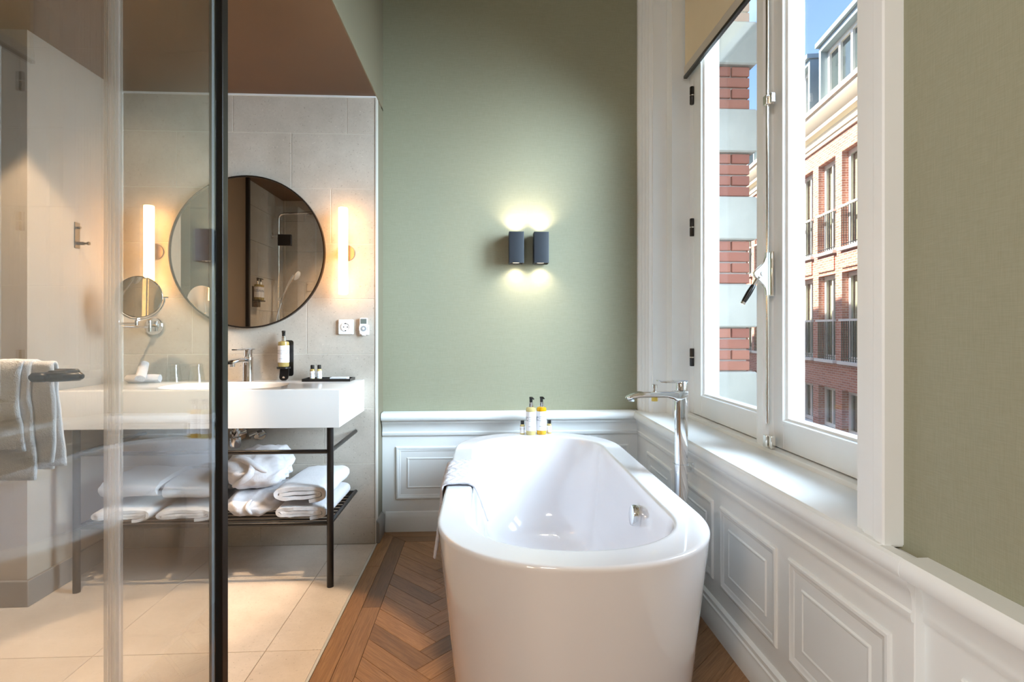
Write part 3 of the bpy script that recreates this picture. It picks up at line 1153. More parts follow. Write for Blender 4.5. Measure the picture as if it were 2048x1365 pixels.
def chevron(s, t):
    a = (s / 0.030 + abs(((t / 0.055) % 2) - 1) * 1.0) % 1.0
    b = (t / 0.055) % 1.0
    q = min(a, 1 - a) * 2
    c = min(b, 1 - b) * 2
    return 0.0042 * min(1, q * 2.2) * min(1, c * 4) + 0.001


# bath mat over the tub rim
pth = [(-0.118, 0.330), (-0.128, 0.42), (-0.139, 0.50), (-0.149, 0.545), (-0.146, 0.562), (-0.132, 0.569), (-0.09, 0.570), (-0.058, 0.569), (-0.042, 0.563), (-0.030, 0.548), (-0.012, 0.505), (0.012, 0.445)]
pth = [(x - (0.046 * max(0, 0.55 - z) / 0.2 if i < 4 else 0), z) for i, (x, z) in enumerate(pth)]
m = draped(pth, 1.965, 2.30, 70, 70, chevron, edge=lambda u, v: (0.5 - v) * 0.11 * max(0, 0.45 - u) * 2 + 0.008 * math.sin(u * 9) - 0.10 * max(0, u - 0.62) - 0.28 * max(0, 0.42 - u))
tag(m.build('bath_mat', 'mat', smooth=60, solid=0.007), 'white quilted bath mat hung over the bathtub rim', 'bath mat')


# ------------------------------------------------------------------ bottles
def uv_sleeve(name, r, z0, z1, parent, seg=36, face=-PI / 2):
    """label sleeve; u = 0.5 faces local direction 'face'"""
    m = MB()
    for k in range(seg + 1):
        a = face + (k / seg - 0.5) * 2 * PI
        m.v += [(r * math.cos(a), r * math.sin(a), z0), (r * math.cos(a), r * math.sin(a), z1)]
    for k in range(seg):
        m.f.append((2 * k, 2 * k + 2, 2 * k + 3, 2 * k + 1))
    me = bpy.data.meshes.new(name)
    me.from_pydata(m.v, [], m.f)
    uvl = me.uv_layers.new(name='UVMap')
    for p in me.polygons:
        for li in p.loop_indices:
            vi = me.loops[li].vertex_index
            uvl.data[li].uv = ((vi // 2) / seg, vi % 2)
    me.materials.append(M['label'])
    me.shade_smooth()
    o = bpy.data.objects.new(name, me)
    COL.objects.link(o)
    o.parent = parent
    return o


def pump_bottle(name, label, loc, soap, r=0.0265, h=0.145, group=None):
    t = thing(name, label, 'soap bottle', loc, group)
    MB().lathe([(r * 0.90, 0), (r, 0.004), (r, h - 0.012), (r * 0.93, h - 0.003), (r * 0.55, h), (0.011, h + 0.002)], seg=30).build('body', soap, t, smooth=40, local=True)
    uv_sleeve('label', r + 0.0006, 0.022, h - 0.022, t)
    MB().lathe([(0.0125, h), (0.0125, h + 0.020), (0.0105, h + 0.022), (0.0105, h + 0.026)], seg=20).build('collar', 'chrome', t, smooth=40, local=True)
    m = MB().lathe([(0.008, h + 0.026), (0.0085, h + 0.044), (0.0095, h + 0.046), (0.0095, h + 0.052), (0.007, h + 0.054)], seg=18)
    m.tube([(0, 0, h + 0.048), (0.008, -0.012, h + 0.048), (0.012, -0.022, h + 0.045)], [0.0055, 0.005, 0.004], 8)
    m.build('pump', 'black_plastic', t, smooth=40, local=True)
    return t


def mini_bottle(name, label, loc, soap, r=0.0125, h=0.054, group=None):
    t = thing(name, label, 'toiletry bottle', loc, group)
    MB().lathe([(r * 0.9, 0), (r, 0.003), (r, h - 0.008), (r * 0.8, h - 0.002), (0.007, h)], seg=22).build('body', soap, t, smooth=40, local=True)
    uv_sleeve('label', r + 0.0005, 0.008, h - 0.012, t, 24)
    MB().lathe([(0.0095, h - 0.001), (0.0095, h + 0.0175), (0.008, h + 0.019)], seg=18).build('cap', 'black_plastic', t, smooth=40, local=True)
    return t


GB = 'toiletries on the bathtub rim'
pump_bottle('pump_bottle', 'pale yellow pump bottle with white label on the bathtub rim', (0.246, 2.905, TZ), 'soap_yellow', group=GB)
pump_bottle('pump_bottle', 'bright orange pump bottle with white label on the bathtub rim', (0.303, 2.915, TZ), 'soap_orange', group=GB)
mini_bottle('mini_bottle', 'tiny black-capped bottle left of the yellow pump bottle on the bathtub rim', (0.201, 2.915, TZ), 'soap_yellow', group=GB)
mini_bottle('mini_bottle', 'tiny black-capped bottle right of the orange pump bottle on the bathtub rim', (0.346, 2.930, TZ), 'soap_gold', group=GB)

# ------------------------------------------------------------------ floor-standing bath tap
FX, FY = 0.748, 2.06
tap = thing('bath_tap', 'tall chrome floor-standing bath tap beside the bathtub', 'tap', (FX, FY, 0))
sec = rrect(0.046, 0.040, 0.014)
MB().loft([[(FX + x * k, FY + y * k, z) for x, y in sec] for z, k in ((0.006, 1.0), (0.868, 1.0), (0.884, 0.99))]).build('column', 'chrome', tap, smooth=45)
MB().lathe([(0.060, 0), (0.060, 0.006), (0.052, 0.010)], (FX, FY, 0), seg=28).build('floor_flange', 'chrome', tap, smooth=40)
# spout: flat bar flowing out of the column, tip bent down
rings = []
for x, zc, hh, ww in ((0.020, 0.872, 0.012, 0.040), (0.0, 0.868, 0.017, 0.042), (-0.020, 0.863, 0.020, 0.042), (-0.035, 0.868, 0.014, 0.042), (-0.06, 0.871, 0.011, 0.042), (-0.12, 0.871, 0.0105, 0.042), (-0.165, 0.870, 0.0105, 0.042),
                      (-0.185, 0.866, 0.0095, 0.041), (-0.205, 0.860, 0.006, 0.038), (-0.212, 0.858, 0.003, 0.036)):
    rings.append([(FX + x, FY + px, zc + pz) for px, pz in rrect(ww, 2 * hh, min(0.006, hh * 0.8), 3)])
MB().loft(rings).build('spout', 'chrome', tap, smooth=50)
MB().lathe([(0.011, 0.845), (0.011, 0.853)], (FX - 0.192, FY, 0), seg=18).build('aerator', 'grey_plastic', tap, smooth=40)
MB().lathe([(0.006, 0.882), (0.006, 0.892), (0.0095, 0.893), (0.0095, 0.908), (0.008, 0.909)], (FX - 0.102, FY, 0), seg=16).build('diverter_knob', 'chrome', tap, smooth=40)
MB().lathe([(0.0125, 0.845), (0.0125, 0.861)], (FX - 0.102, FY, 0), seg=6).build('brass_nut', 'brass', tap)
m = MB().lathe([(0.0205, 0.886), (0.0205, 0.916), (0.019, 0.919)], (FX + 0.002, FY, 0), seg=24)
hn = m.build('handle_body', 'chrome', tap, smooth=40)
rings = []
for x, zc, hh, ww in ((0.020, 0.920, 0.004, 0.036), (-0.02, 0.920, 0.005, 0.036), (-0.05, 0.9185, 0.0035, 0.030), (-0.078, 0.919, 0.0025, 0.026), (-0.092, 0.923, 0.0022, 0.022)):
    rings.append([(FX + x, FY + px, zc + pz) for px, pz in rrect(ww, 2 * hh, hh * 0.9, 3)])
MB().loft(rings).build('lever', 'chrome', tap, smooth=50)
MB().box(FX + 0.023, FY - 0.012, 0.575, FX + 0.047, FY + 0.012, 0.608).box(FX - 0.026, FY - 0.023, 0.604, FX + 0.024, FY + 0.023, 0.607).build('clip', 'clear_plastic', tap, bevel=0.002)

# ------------------------------------------------------------------ wall sconces
for x0, lab in ((0.134, 'dark grey box wall light with up and down beams, left of the pair'), (0.271, 'dark grey box wall light with up and down beams, right of the pair')):
    xc = x0 + 0.041
    t = thing('wall_light', lab, 'wall light', (xc, 3.05, 1.566), 'pair of box wall lights over the bathtub')
    z0, z1, y0, y1 = 1.481, 1.652, 3.0, 3.083
    o = rrect(0.082, y1 - y0, 0.003, 2)
    i_ = rrect(0.074, y1 - y0 - 0.008, 0.002, 2)
    yc = (y0 + y1) / 2
    m = MB()
    m.loft([[(xc + x, yc + y, z0 + 0.014) for x, y in i_], [(xc + x, yc + y, z0) for x, y in i_], [(xc + x, yc + y, z0) for x, y in o], [(xc + x, yc + y, z1) for x, y in o],
            [(xc + x, yc + y, z1) for x, y in i_], [(xc + x, yc + y, z1 - 0.014) for x, y in i_]])
    m.build('housing', 'anthracite', t, smooth=30)
    MB().box(xc - 0.025, y1 - 0.002, 1.52, xc + 0.025, YG, 1.61).build('wall_bracket', 'black_metal', t)
    for zz, s in ((z0 + 0.010, -1), (z1 - 0.010, 1)):
        MB().lathe([(0.024, min(zz, zz + 0.004 * s)), (0.024, max(zz, zz + 0.004 * s))], (xc, yc, 0), seg=20).build('lens', 'sconce_glow', t, smooth=40)
        light('wall_light_beam', 'SPOT', (xc, yc + 0.004, zz + 0.006 * s), (0, 0.16, s), 5.5 if s < 0 else 8.0, (1.0, 0.85, 0.66), spot_size=math.radians(128), spot_blend=0.9, shadow_soft_size=0.02).parent = None

# ------------------------------------------------------------------ washbasin with frame
VX0, VX1, VY0, VY1, VZ0, VZ1 = -1.815, -0.626, 2.405, YT, 0.694, 0.857
van = thing('washbasin', 'wide white washbasin slab on a black metal frame', 'washbasin', ((VX0 + VX1) / 2, (VY0 + VY1) / 2, 0))
BX, BY, BA, BB = -1.200, 2.610, 0.275, 0.172
n = 72
outer, inner = [], []
for k in range(n):
    a = 2 * PI * k / n
    c, s = math.cos(a), math.sin(a)
    inner.append((BX + BA * sgnpow(c, 0.8), BY + BB * sgnpow(s, 0.8)))
# matching points on the rectangle border, with exact corners
per = []
cxr, cyr = (VX0 + VX1) / 2, (VY0 + VY1) / 2
for px, py in inner:
    dx, dy = px - BX, py - BY
    tx = ((VX1 if dx > 0 else VX0) - BX) / dx if abs(dx) > 1e-9 else 1e9
    ty = ((VY1 if dy > 0 else VY0) - BY) / dy if abs(dy) > 1e-9 else 1e9
    t = min(tx, ty)
    per.append([BX + dx * t, BY + dy * t])
for cxx in (VX0, VX1):
    for cyy in (VY0, VY1):
        i = min(range(n), key=lambda k: (per[k][0] - cxx) ** 2 + (per[k][1] - cyy) ** 2)
        per[i] = [cxx, cyy]


def off(pts, d, z):
    return [(min(max(x, VX0 + d), VX1 - d), min(max(y, VY0 + d), VY1 - d), z) for x, y in pts]


def sc_in(k, z, dz=0):
    return [(BX + (x - BX) * k, BY + (y - BY) * k, z) for x, y in inner]


rings = [off(per, 0.0, VZ0), off(per, 0, VZ1 - 0.004), off(per, 0.0012, VZ1 - 0.0012), off(per, 0.004, VZ1),
         sc_in(1.012, VZ1), sc_in(1.0, VZ1 - 0.002), sc_in(0.985, VZ1 - 0.012), sc_in(0.94, VZ1 - 0.06), sc_in(0.86, VZ1 - 0.095), sc_in(0.7, VZ1 - 0.108), sc_in(0.08, VZ1 - 0.114)]
MB().loft(rings).build('basin_slab', 'solid_surface', van, smooth=40)
MB().lathe([(0.022, VZ1 - 0.114), (0.022, VZ1 - 0.110), (0.018, VZ1 - 0.109)], (BX, BY, 0), seg=20).build('basin_drain', 'chrome', van, smooth=40)
LX0, LX1, LY = -1.730, -0.669, 2.425
for x in (LX0, LX1):
    MB().tube([(x, LY, 0.0), (x, LY, VZ0)], 0.0145, 16).build('leg', 'black_metal', van, smooth=40)
MB().tube([(LX0, LY, 0.587), (LX1, LY, 0.587)], 0.0095, 14).build('front_rail', 'black_metal', van, smooth=40)
MB().tube([(LX0, LY, 0.275), (LX1, LY, 0.275)], 0.0095, 14).build('shelf_front_rail', 'black_metal', van, smooth=40)
MB().tube([(LX0, 2.875, 0.275), (LX1, 2.875, 0.275)], 0.0095, 14).build('shelf_back_rail', 'black_metal', van, smooth=40)
for x in (LX0, LX1):
    for z in (0.587, 0.275):
        MB().tube([(x, LY, z), (x, YT - 0.001, z)], 0.0095, 14).build('side_rail', 'black_metal', van, smooth=40)
for k in range(9):
    y = LY + 0.045 + 0.045 * k
    MB().tube([(LX0, y, 0.277), (LX1, y, 0.277)], 0.005, 8).build('shelf_bar', 'black_metal', van, smooth=40)
# trap and stop valve
TRX = -1.176
tr = thing('sink_trap', 'chrome bottle trap under the washbasin', 'drain trap', (TRX, 2.66, 0.5))
MB().tube([(TRX, 2.66, VZ0 - 0.001), (TRX, 2.66, 0.60)], 0.016, 16).build('tail_pipe', 'chrome', tr, smooth=40)
MB().lathe([(0.024, 0.625), (0.024, 0.638)], (TRX, 2.66, 0), seg=18).build('nut', 'chrome', tr, smooth=40)
MB().lathe([(0.006, 0.556), (0.020, 0.559), (0.026, 0.568), (0.026, 0.606), (0.018, 0.612)], (TRX, 2.66, 0), seg=20).build('cup', 'chrome', tr, smooth=40)
MB().tube([(TRX, 2.66, 0.585), (TRX - 0.05, 2.76, 0.585), (-1.252, 2.84, 0.585), (-1.252, YT, 0.585)], 0.014, 14).build('waste_pipe', 'chrome', tr, smooth=40)
MB().lathe([(0.034, YT - 0.008), (0.034, YT - 0.0005)], (-1.252, 0, 0.585), 'Y', 20).build('wall_flange', 'chrome', tr, smooth=40)
for x, lab in ((-1.150, 'chrome stop valve on the tiled wall, right of the bottle trap'), (-1.34, 'chrome stop valve on the tiled wall, left of the bottle trap')):
    vv = thing('stop_valve', lab, 'valve', (x, YT - 0.03, 0.592), 'stop valves under the washbasin')
    MB().lathe([(0.026, YT - 0.007), (0.026, YT - 0.0005)], (x, 0, 0.5752), 'Y', 18).build('wall_flange', 'chrome', vv, smooth=40)
    MB().lathe([(0.012, YT - 0.060), (0.012, YT - 0.006)], (x, 0, 0.5752), 'Y', 14).build('body', 'chrome', vv, smooth=40)
    MB().tube([(x, YT - 0.045, 0.592), (x - 0.035, YT - 0.055, 0.578)], [0.013, 0.016], 12).build('knob', 'chrome', vv, smooth=40)
# basin mixer
mx, my = -1.192, 2.838
mt = thing('basin_mixer', 'chrome single-lever mixer tap on the washbasin', 'tap', (mx, my, VZ1))
sec = rrect(0.046, 0.046, 0.016)
MB().loft([[(mx + x * k, my + y * k, z) for x, y in sec] for z, k in ((VZ1, 1.08), (VZ1 + 0.008, 1.0), (VZ1 + 0.105, 0.96), (VZ1 + 0.118, 1.0), (VZ1 + 0.121, 0.9))]).build('column', 'chrome', mt, smooth=45)
rings = []
for s, zc, hh, ww in ((0.0, 0.104, 0.014, 0.042), (0.05, 0.108, 0.010, 0.042), (0.09, 0.106, 0.009, 0.042), (0.115, 0.101, 0.009, 0.040), (0.128, 0.097, 0.006, 0.036)):
    rings.append([(mx + px - s * 0.30, my - s * 0.95, VZ1 + zc + pz) for px, pz in rrect(ww, 2 * hh, 0.006 if hh > 0.007 else 0.004, 3)])
MB().loft(rings).build('spout', 'chrome', mt, smooth=50)
MB().lathe([(0.012, 0.078), (0.012, 0.095)], (mx - 0.032, my - 0.100, VZ1), seg=16).build('aerator', 'chrome', mt, smooth=40)
MB().lathe([(0.020, VZ1 + 0.122), (0.020, VZ1 + 0.150), (0.021, VZ1 + 0.158), (0.017, VZ1 + 0.161)], (mx, my, 0), seg=20).build('handle_body', 'chrome', mt, smooth=40)
rings = []
for s, zc, hh, ww in ((-0.02, 0.160, 0.004, 0.040), (0.02, 0.161, 0.004, 0.038), (0.06, 0.159, 0.0035, 0.030), (0.09, 0.160, 0.0025, 0.026)):
    rings.append([(mx + px - s * 0.32, my - s * 0.95, VZ1 + zc + pz) for px, pz in rrect(ww, 2 * hh, hh * 0.9, 3)])
MB().loft(rings).build('lever', 'chrome', mt, smooth=50)

# ------------------------------------------------------------------ soap dispenser in its wall holder
hx = -1.023
hol = thing('bottle_holder', 'black wall bracket holding the pump bottle over the washbasin', 'bottle holder', (hx, YT, 0.95))
MB().prism(rrect(0.046, 0.185, 0.012, 5), -0.003, 0.0).xf(Matrix.Translation((hx + 0.014, YT - 0.0015, 0.968)) @ Matrix.Rotation(PI / 2, 4, 'X')).build('back_plate', 'black_metal', hol)
MB().prism([(x + hx, y + YT - 0.036) for x, y in rrect(0.064, 0.066, 0.028, 6)], 0.9165, 0.9265).build('cup_ring', 'black_metal', hol, bevel=0.001)
MB().prism(rrect(0.044, 0.075, 0.02, 5), -0.004, 0.004).xf(Matrix.Translation((hx + 0.004, YT - 0.040, 0.892)) @ Matrix.Rotation(PI / 2 - 0.25, 4, 'X')).build('bracket', 'black_metal', hol)
MB().lathe([(0.006, -0.050), (0.006, -0.044)], (hx + 0.004, YT, 0.872), 'Y', 12).build('screw', 'chrome', hol, smooth=40)
pump_bottle('pump_bottle', 'golden pump bottle held in the black bracket over the washbasin', (hx, YT - 0.038, 0.9268), 'soap_gold', r=0.027, h=0.130)

# tray with toiletries
tx0, tx1, ty0, ty1 = -0.905, -0.668, 2.775, 2.880
tray = thing('tray', 'flat black tray on the right end of the washbasin', 'tray', (-0.79, 2.83, VZ1))
m = MB()
o = [(tx0, ty0), (tx1, ty0), (tx1, ty1), (tx0, ty1)]
MB().loft([[(x, y, VZ1 + 0.0002) for x, y in o], [(x, y, VZ1 + 0.014) for x, y in o],
           [(x + (0.004 if x < -0.79 else -0.004), y + (0.004 if y < 2.83 else -0.004), VZ1 + 0.014) for x, y in o],
           [(x + (0.006 if x < -0.79 else -0.006), y + (0.006 if y < 2.83 else -0.006), VZ1 + 0.004) for x, y in o]]).build('tray_body', 'black_plastic', tray)
mini_bottle('mini_bottle', 'tiny clear bottle on the black tray, left of the two', (-0.872, 2.838, VZ1 + 0.0042), 'soap_gold', r=0.0125, h=0.056, group='toiletries on the tray')
mini_bottle('mini_bottle', 'tiny golden bottle on the black tray, right of the two', (-0.838, 2.838, VZ1 + 0.0042), 'soap_yellow', r=0.0125, h=0.056, group='toiletries on the tray')
tag(MB().box(-0.775, 2.800, VZ1 + 0.0042, -0.690, 2.85, VZ1 + 0.018).build('soap_box', 'paper', bevel=0.001), 'small white carton at the right end of the black tray', 'carton')
tag(MB().prism([(x - 0.835, y + 2.803) for x, y in rrect(0.10, 0.030, 0.008, 4)], VZ1 + 0.0042, VZ1 + 0.009).build('sachet', 'blue_pack', bevel=0.001), 'pale blue sachet lying on the black tray', 'sachet')

# rolled face cloths
m = spiral_towel(0.052, 0.046, 0.150, 0.0070, 2.9, 1.0, 2.0, 0.0015, 10)
tag(place(m, (-1.640, 2.735, VZ1 + 0.0002), PI / 2 + 0.06).build('face_cloth', 'towel', smooth=60), 'rolled white face cloth lying flat on the washbasin', 'face cloth', 'rolled face cloths')
m = spiral_towel(0.050, 0.044, 0.150, 0.0070, 2.8, 1.0, 5.0, 0.0015, 10)
tag(place(m, (-1.640, 2.722, VZ1 + 0.040), 0.42, 0.42).build('face_cloth', 'towel', smooth=60), 'rolled white face cloth leaning across the other roll', 'face cloth', 'rolled face cloths')
# tumblers, upside down
for x, lab in ((-1.535, 'upturned clear tumbler beside the rolled face cloths'), (-1.425, 'upturned clear tumbler nearer the mixer tap')):
    prof = [(0.0375, 0.0), (0.0385, 0.001), (0.027, 0.086), (0.022, 0.090), (0.0, 0.090)]
    m = MB().lathe(prof[:-1], (x, 2.80, VZ1 + 0.0003), seg=32, cap0=False)
    m.lathe([(0.0355, 0.0), (0.0255, 0.074), (0.020, 0.076)], (x, 2.80, VZ1 + 0.0003), seg=32, cap0=False)
    tag(m.build('tumbler', 'tumbler_glass', smooth=40), lab, 'glass', 'tumblers on the washbasin')

# ------------------------------------------------------------------ round mirror, lamps, sockets
mi = thing('round_mirror', 'large round wall mirror with thin dark frame', 'mirror', (-1.2125, YT, 1.514))
MB().lathe([(0.385, YT - 0.016), (0.385, YT - 0.0015)], (-1.2125, 0, 1.514), 'Y', 96).build('mirror_disc', 'mirror', mi, smooth=30)
m = MB()
rings = []
for r, y in ((0.3835, YT - 0.017), (0.3845, YT - 0.024), (0.3905, YT - 0.024), (0.3915, YT - 0.022), (0.3915, YT - 0.001), (0.3835, YT - 0.001)):
    rings.append([(-1.2125 + r * math.cos(2 * PI * k / 96), y, 1.514 + r * math.sin(2 * PI * k / 96)) for k in range(96)])
m.loft(rings + [rings[0]], False, False)
m.build('mirror_frame', 'frame_black', mi, smooth=30)

for x, px_, lab in ((-0.7135, -0.719, 'glowing warm tube lamp right of the round mirror'), (-1.664, -1.683, 'glowing warm tube lamp left of the round mirror')):
    t = thing('vanity_lamp', lab, 'wall lamp', (px_, YT, 1.515), 'tube lamps beside the mirror')
    MB().lathe([(0.041, YT - 0.010), (0.041, YT - 0.0005)], (px_ + 0.006, 0, 1.512), 'Y', 32).build('wall_plate', 'bronze', t, smooth=40)
    MB().box(px_ - 0.004, YT - 0.055, 1.40, px_ + 0.016, YT - 0.045, 1.625).build('back_bar', 'bronze', t, bevel=0.002)
    MB().box(px_ - 0.002, YT - 0.046, 1.497, px_ + 0.014, YT - 0.008, 1.527).build('arm', 'bronze', t)
    z0, z1 = 1.293, 1.732
    MB().lathe([(0.021, z0), (0.0235, z0 + 0.003), (0.0235, z1 - 0.003), (0.021, z1)], (x, YT - 0.079, 0), seg=24).build('glass_tube', 'lamp_glow', t, smooth=40)

# shaving mirror on its arm
ax, az = -1.682, 1.133
sm = thing('shaving_mirror', 'round chrome shaving mirror on a swing arm', 'shaving mirror', (ax, YT, az))
MB().lathe([(0.046, YT - 0.012), (0.043, YT - 0.016), (0.020, YT - 0.018)], (ax, 0, az), 'Y', 30, cap0=False).lathe([(0.046, YT - 0.012), (0.046, YT - 0.0005)], (ax, 0, az), 'Y', 30).build('wall_plate', 'chrome', sm, smooth=40)
MB().tube([(ax, YT - 0.045, az - 0.028), (ax, YT - 0.045, az + 0.028)], 0.012, 16).build('pivot', 'chrome', sm, smooth=40)
MB().tube([(ax, YT - 0.012, az), (ax, YT - 0.045, az)], 0.012, 12).build('stem', 'chrome', sm, smooth=40)
j1 = (-1.735, 2.70, az - 0.003)
j2 = (-1.600, 2.615, az + 0.012)
MB().tube([(ax, YT - 0.045, az - 0.004), j1], 0.0055, 12).build('lower_arm', 'chrome', sm, smooth=40)
MB().tube([(j1[0], j1[1], az - 0.020), (j1[0], j1[1], az + 0.024)], 0.009, 14).build('joint', 'chrome', sm, smooth=40)
MB().tube([(j1[0], j1[1], az + 0.012), j2], 0.0055, 12).build('upper_arm', 'chrome', sm, smooth=40)
MB().tube([(j2[0], j2[1], az + 0.002), (j2[0], j2[1], az + 0.030)], 0.008, 14).build('joint', 'chrome', sm, smooth=40)
mc = Vector((-1.580, 2.60, 1.266))
rot = Matrix.Translation(mc) @ Matrix.Rotation(0.25, 4, 'Z') @ Matrix.Rotation(-0.03, 4, 'X')
m = MB().lathe([(0.093, -0.006), (0.096, -0.004), (0.096, 0.004), (0.093, 0.006)], (0, 0, 0), 'Y', 56).xf(rot)
m.build('mirror_rim', 'chrome', sm, smooth=40)
MB().lathe([(0.0915, -0.0075), (0.0915, -0.0055)], (0, 0, 0), 'Y', 56).xf(rot).build('mirror_glass', 'mirror_small', sm, smooth=30)
yk = [rot @ Vector((0.103 * math.cos(a), 0.003, 0.103 * math.sin(a))) for a in [math.radians(-180 + 10 * k) for k in range(19)]]
MB().tube(yk, 0.0035, 8).build('yoke', 'chrome', sm, smooth=40)
MB().tube([rot @ Vector((0.095, 0.003, 0)), rot @ Vector((0.116, 0.003, 0))], 0.005, 10).build('yoke_screw', 'chrome', sm, smooth=40)
MB().tube([(j2[0], j2[1], az + 0.028), rot @ Vector((0.0, 0.003, -0.103))], 0.006, 10).build('post', 'chrome', sm, smooth=40)

# wall socket
so = thing('wall_socket', 'white square wall socket on the tiles', 'socket', (-0.718, YT, 1.129))
sec = rrect(0.078, 0.078, 0.005, 3)
MB().loft([[(-0.718 + x * k, YT - d, 1.129 + z * k) for x, z in sec] for d, k in ((0.0005, 1.0), (0.006, 1.0), (0.011, 0.93), (0.012, 0.82))]).build('plate', 'white_plastic', so, smooth=40)
m = MB()
rings = [[(-0.718 + r * math.cos(2 * PI * k / 32), YT - d, 1.129 + r * math.sin(2 * PI * k / 32)) for k in range(32)] for r, d in ((0.0235, 0.0121), (0.0225, 0.0145), (0.0200, 0.0145), (0.0192, 0.0124), (0.001, 0.0123))]
m.loft(rings, False, True).build('socket_well', 'white_plastic', so, smooth=30)
for s in (-1, 1):
    MB().lathe([(0.0028, YT - 0.0130), (0.0028, YT - 0.0120)], (-0.718 + s * 0.0095, 0, 1.129), 'Y', 12).build('pin_hole', 'black_plastic', so)
    MB().box(-0.721, YT - 0.0150, 1.129 + s * 0.0165, -0.715, YT - 0.0122, 1.129 + s * 0.0205).build('earth_clip', 'black_metal', so)
# remote in its cradle
rm = thing('remote_control', 'small white remote control with grey display in a wall cradle', 'remote control', (-0.625, YT, 1.133))
MB().box(-0.650, YT - 0.006, 1.088, -0.600, YT - 0.0005, 1.140).box(-0.648, YT - 0.018, 1.110, -0.645, YT - 0.006, 1.132).box(-0.605, YT - 0.018, 1.110, -0.602, YT - 0.006, 1.132).box(-0.634, YT - 0.019, 1.085, -0.616, YT - 0.006, 1.094).build('cradle', 'white_plastic', rm, bevel=0.001)
sec = rrect(0.040, 0.086, 0.006, 4)
MB().loft([[(-0.625 + x * k, YT - d, 1.134 + z * k) for x, z in sec] for d, k in ((0.0062, 0.97), (0.008, 1.0), (0.015, 1.0), (0.017, 0.96))]).build('handset', 'white_plastic', rm, smooth=40)
MB().box(-0.640, YT - 0.0178, 1.146, -0.610, YT - 0.0168, 1.171).build('display', 'lcd', rm)
MB().lathe([(0.014, YT - 0.0180), (0.014, YT - 0.0168)], (-0.625, 0, 1.121), 'Y', 28).build('key_ring', 'grey_plastic', rm)
MB().lathe([(0.006, YT - 0.0190), (0.006, YT - 0.0178)], (-0.625, 0, 1.121), 'Y', 20).build('key', 'white_plastic', rm)

# coat hook on the side wall
hk = thing('wall_hook', 'small dark metal hook plate on the taupe side wall', 'hook', (-1.846, 2.59, 1.53))
MB().box(-1.846, 2.572, 1.485, -1.842, 2.604, 1.602).build('back_plate', 'black_metal', hk, bevel=0.001)
MB().lathe([(0.005, 0.0), (0.005, 0.010), (0.006, 0.011), (0.006, 0.015)], (-1.843, 2.588, 1.578), 'X', 12).build('upper_peg', 'black_metal', hk, smooth=40)
MB().lathe([(0.0075, 0.0), (0.0075, 0.030), (0.0045, 0.031), (0.0045, 0.045), (0.008, 0.046), (0.008, 0.053)], (-1.843, 2.588, 1.507), 'X', 14).build('lower_peg', 'black_metal', hk, smooth=40)

# ------------------------------------------------------------------ towels and robes on the shelf
SH = 0.2825
GT = 'white towels on the washbasin shelf'
m = spiral_towel(0.250, 0.070, 0.40, 0.0165, 1.75, 0.62, 11.0, 0.005)
tag(place(m, (-0.800, 2.640, SH), -0.03).build('folded_towel', 'towel', smooth=60), 'folded white towel at the right end of the shelf, underneath', 'towel', GT)
m = spiral_towel(0.256, 0.086, 0.40, 0.0190, 1.8, 0.66, 14.0, 0.006)
tag(place(m, (-0.808, 2.642, SH + 0.070), -0.02).build('folded_towel', 'towel', smooth=60), 'folded white towel at the right end of the shelf, on top', 'towel', GT)
m = spiral_towel(0.250, 0.062, 0.38, 0.0145, 1.75, 0.62, 21.0, 0.004)
tag(place(m, (-1.312, 2.632, SH), 0.05).build('folded_towel', 'towel', smooth=60), 'folded white towel in the middle left pile, underneath', 'towel', GT)
m = spiral_towel(0.36, 0.108, 0.214, 0.022, 2.0, 0.70, 24.0, 0.006)
tag(place(m, (-1.310, 2.640, SH + 0.062), PI / 2 + 0.03).build('folded_towel', 'towel', smooth=60), 'plump rolled white towel on the middle left pile', 'towel', GT)
m = spiral_towel(0.262, 0.064, 0.38, 0.0150, 1.75, 0.62, 31.0, 0.004)
tag(place(m, (-1.575, 2.632, SH), 0.04).build('folded_towel', 'towel', smooth=60), 'folded white towel at the left end of the shelf, underneath', 'towel', GT)
m = spiral_towel(0.37, 0.122, 0.245, 0.025, 2.0, 0.74, 34.0, 0.007)
tag(place(m, (-1.558, 2.640, SH + 0.063), PI / 2 - 0.02).build('folded_towel', 'towel', smooth=60), 'plump rolled white towel at the left end of the shelf', 'towel', GT)

GR = 'white bathrobes on the washbasin shelf'


def robe_lump(cx, cy, z0, sx, sy, sz, seed, amp, e=0.72):
    """crumpled folded robe: long soft folds, ruffled towards the right-hand end"""
    def fn(u, v):
        a, b = 2 * PI * u, PI * (v - 0.5)
        dx = sgnpow(math.cos(a), e) * sgnpow(math.cos(b), e)
        dy = sgnpow(math.sin(a), e) * sgnpow(math.cos(b), e)
        dz = sgnpow(math.sin(b), e)
        p = Vector((dx * sx, dy * sy, dz * sz))
        q = (p.x * 0.8 + p.z * 0.5, p.y * 0.5, p.z * 1.3 - p.x * 0.35)
        rid = 1 - abs(nz(q, 11, seed)) * 2.2
        rid2 = 1 - abs(nz(q, 24, seed + 4)) * 2.2
        ruf = max(0, dx - 0.15) * math.sin(14 * math.atan2(p.z, p.y + 0.001) + 9 * p.x / sx + 2 * nz(q, 8, seed))
        d = amp * (0.75 * rid + 0.3 * rid2 - 0.25 + 0.5 * ruf)
        p += Vector((dx / sx, dy / sy, dz / sz)).normalized() * d
        return (p.x + cx, p.y + cy, max(p.z + sz * 0.96, 0.0) + z0)
    return MB().grid(fn, 110, 80)


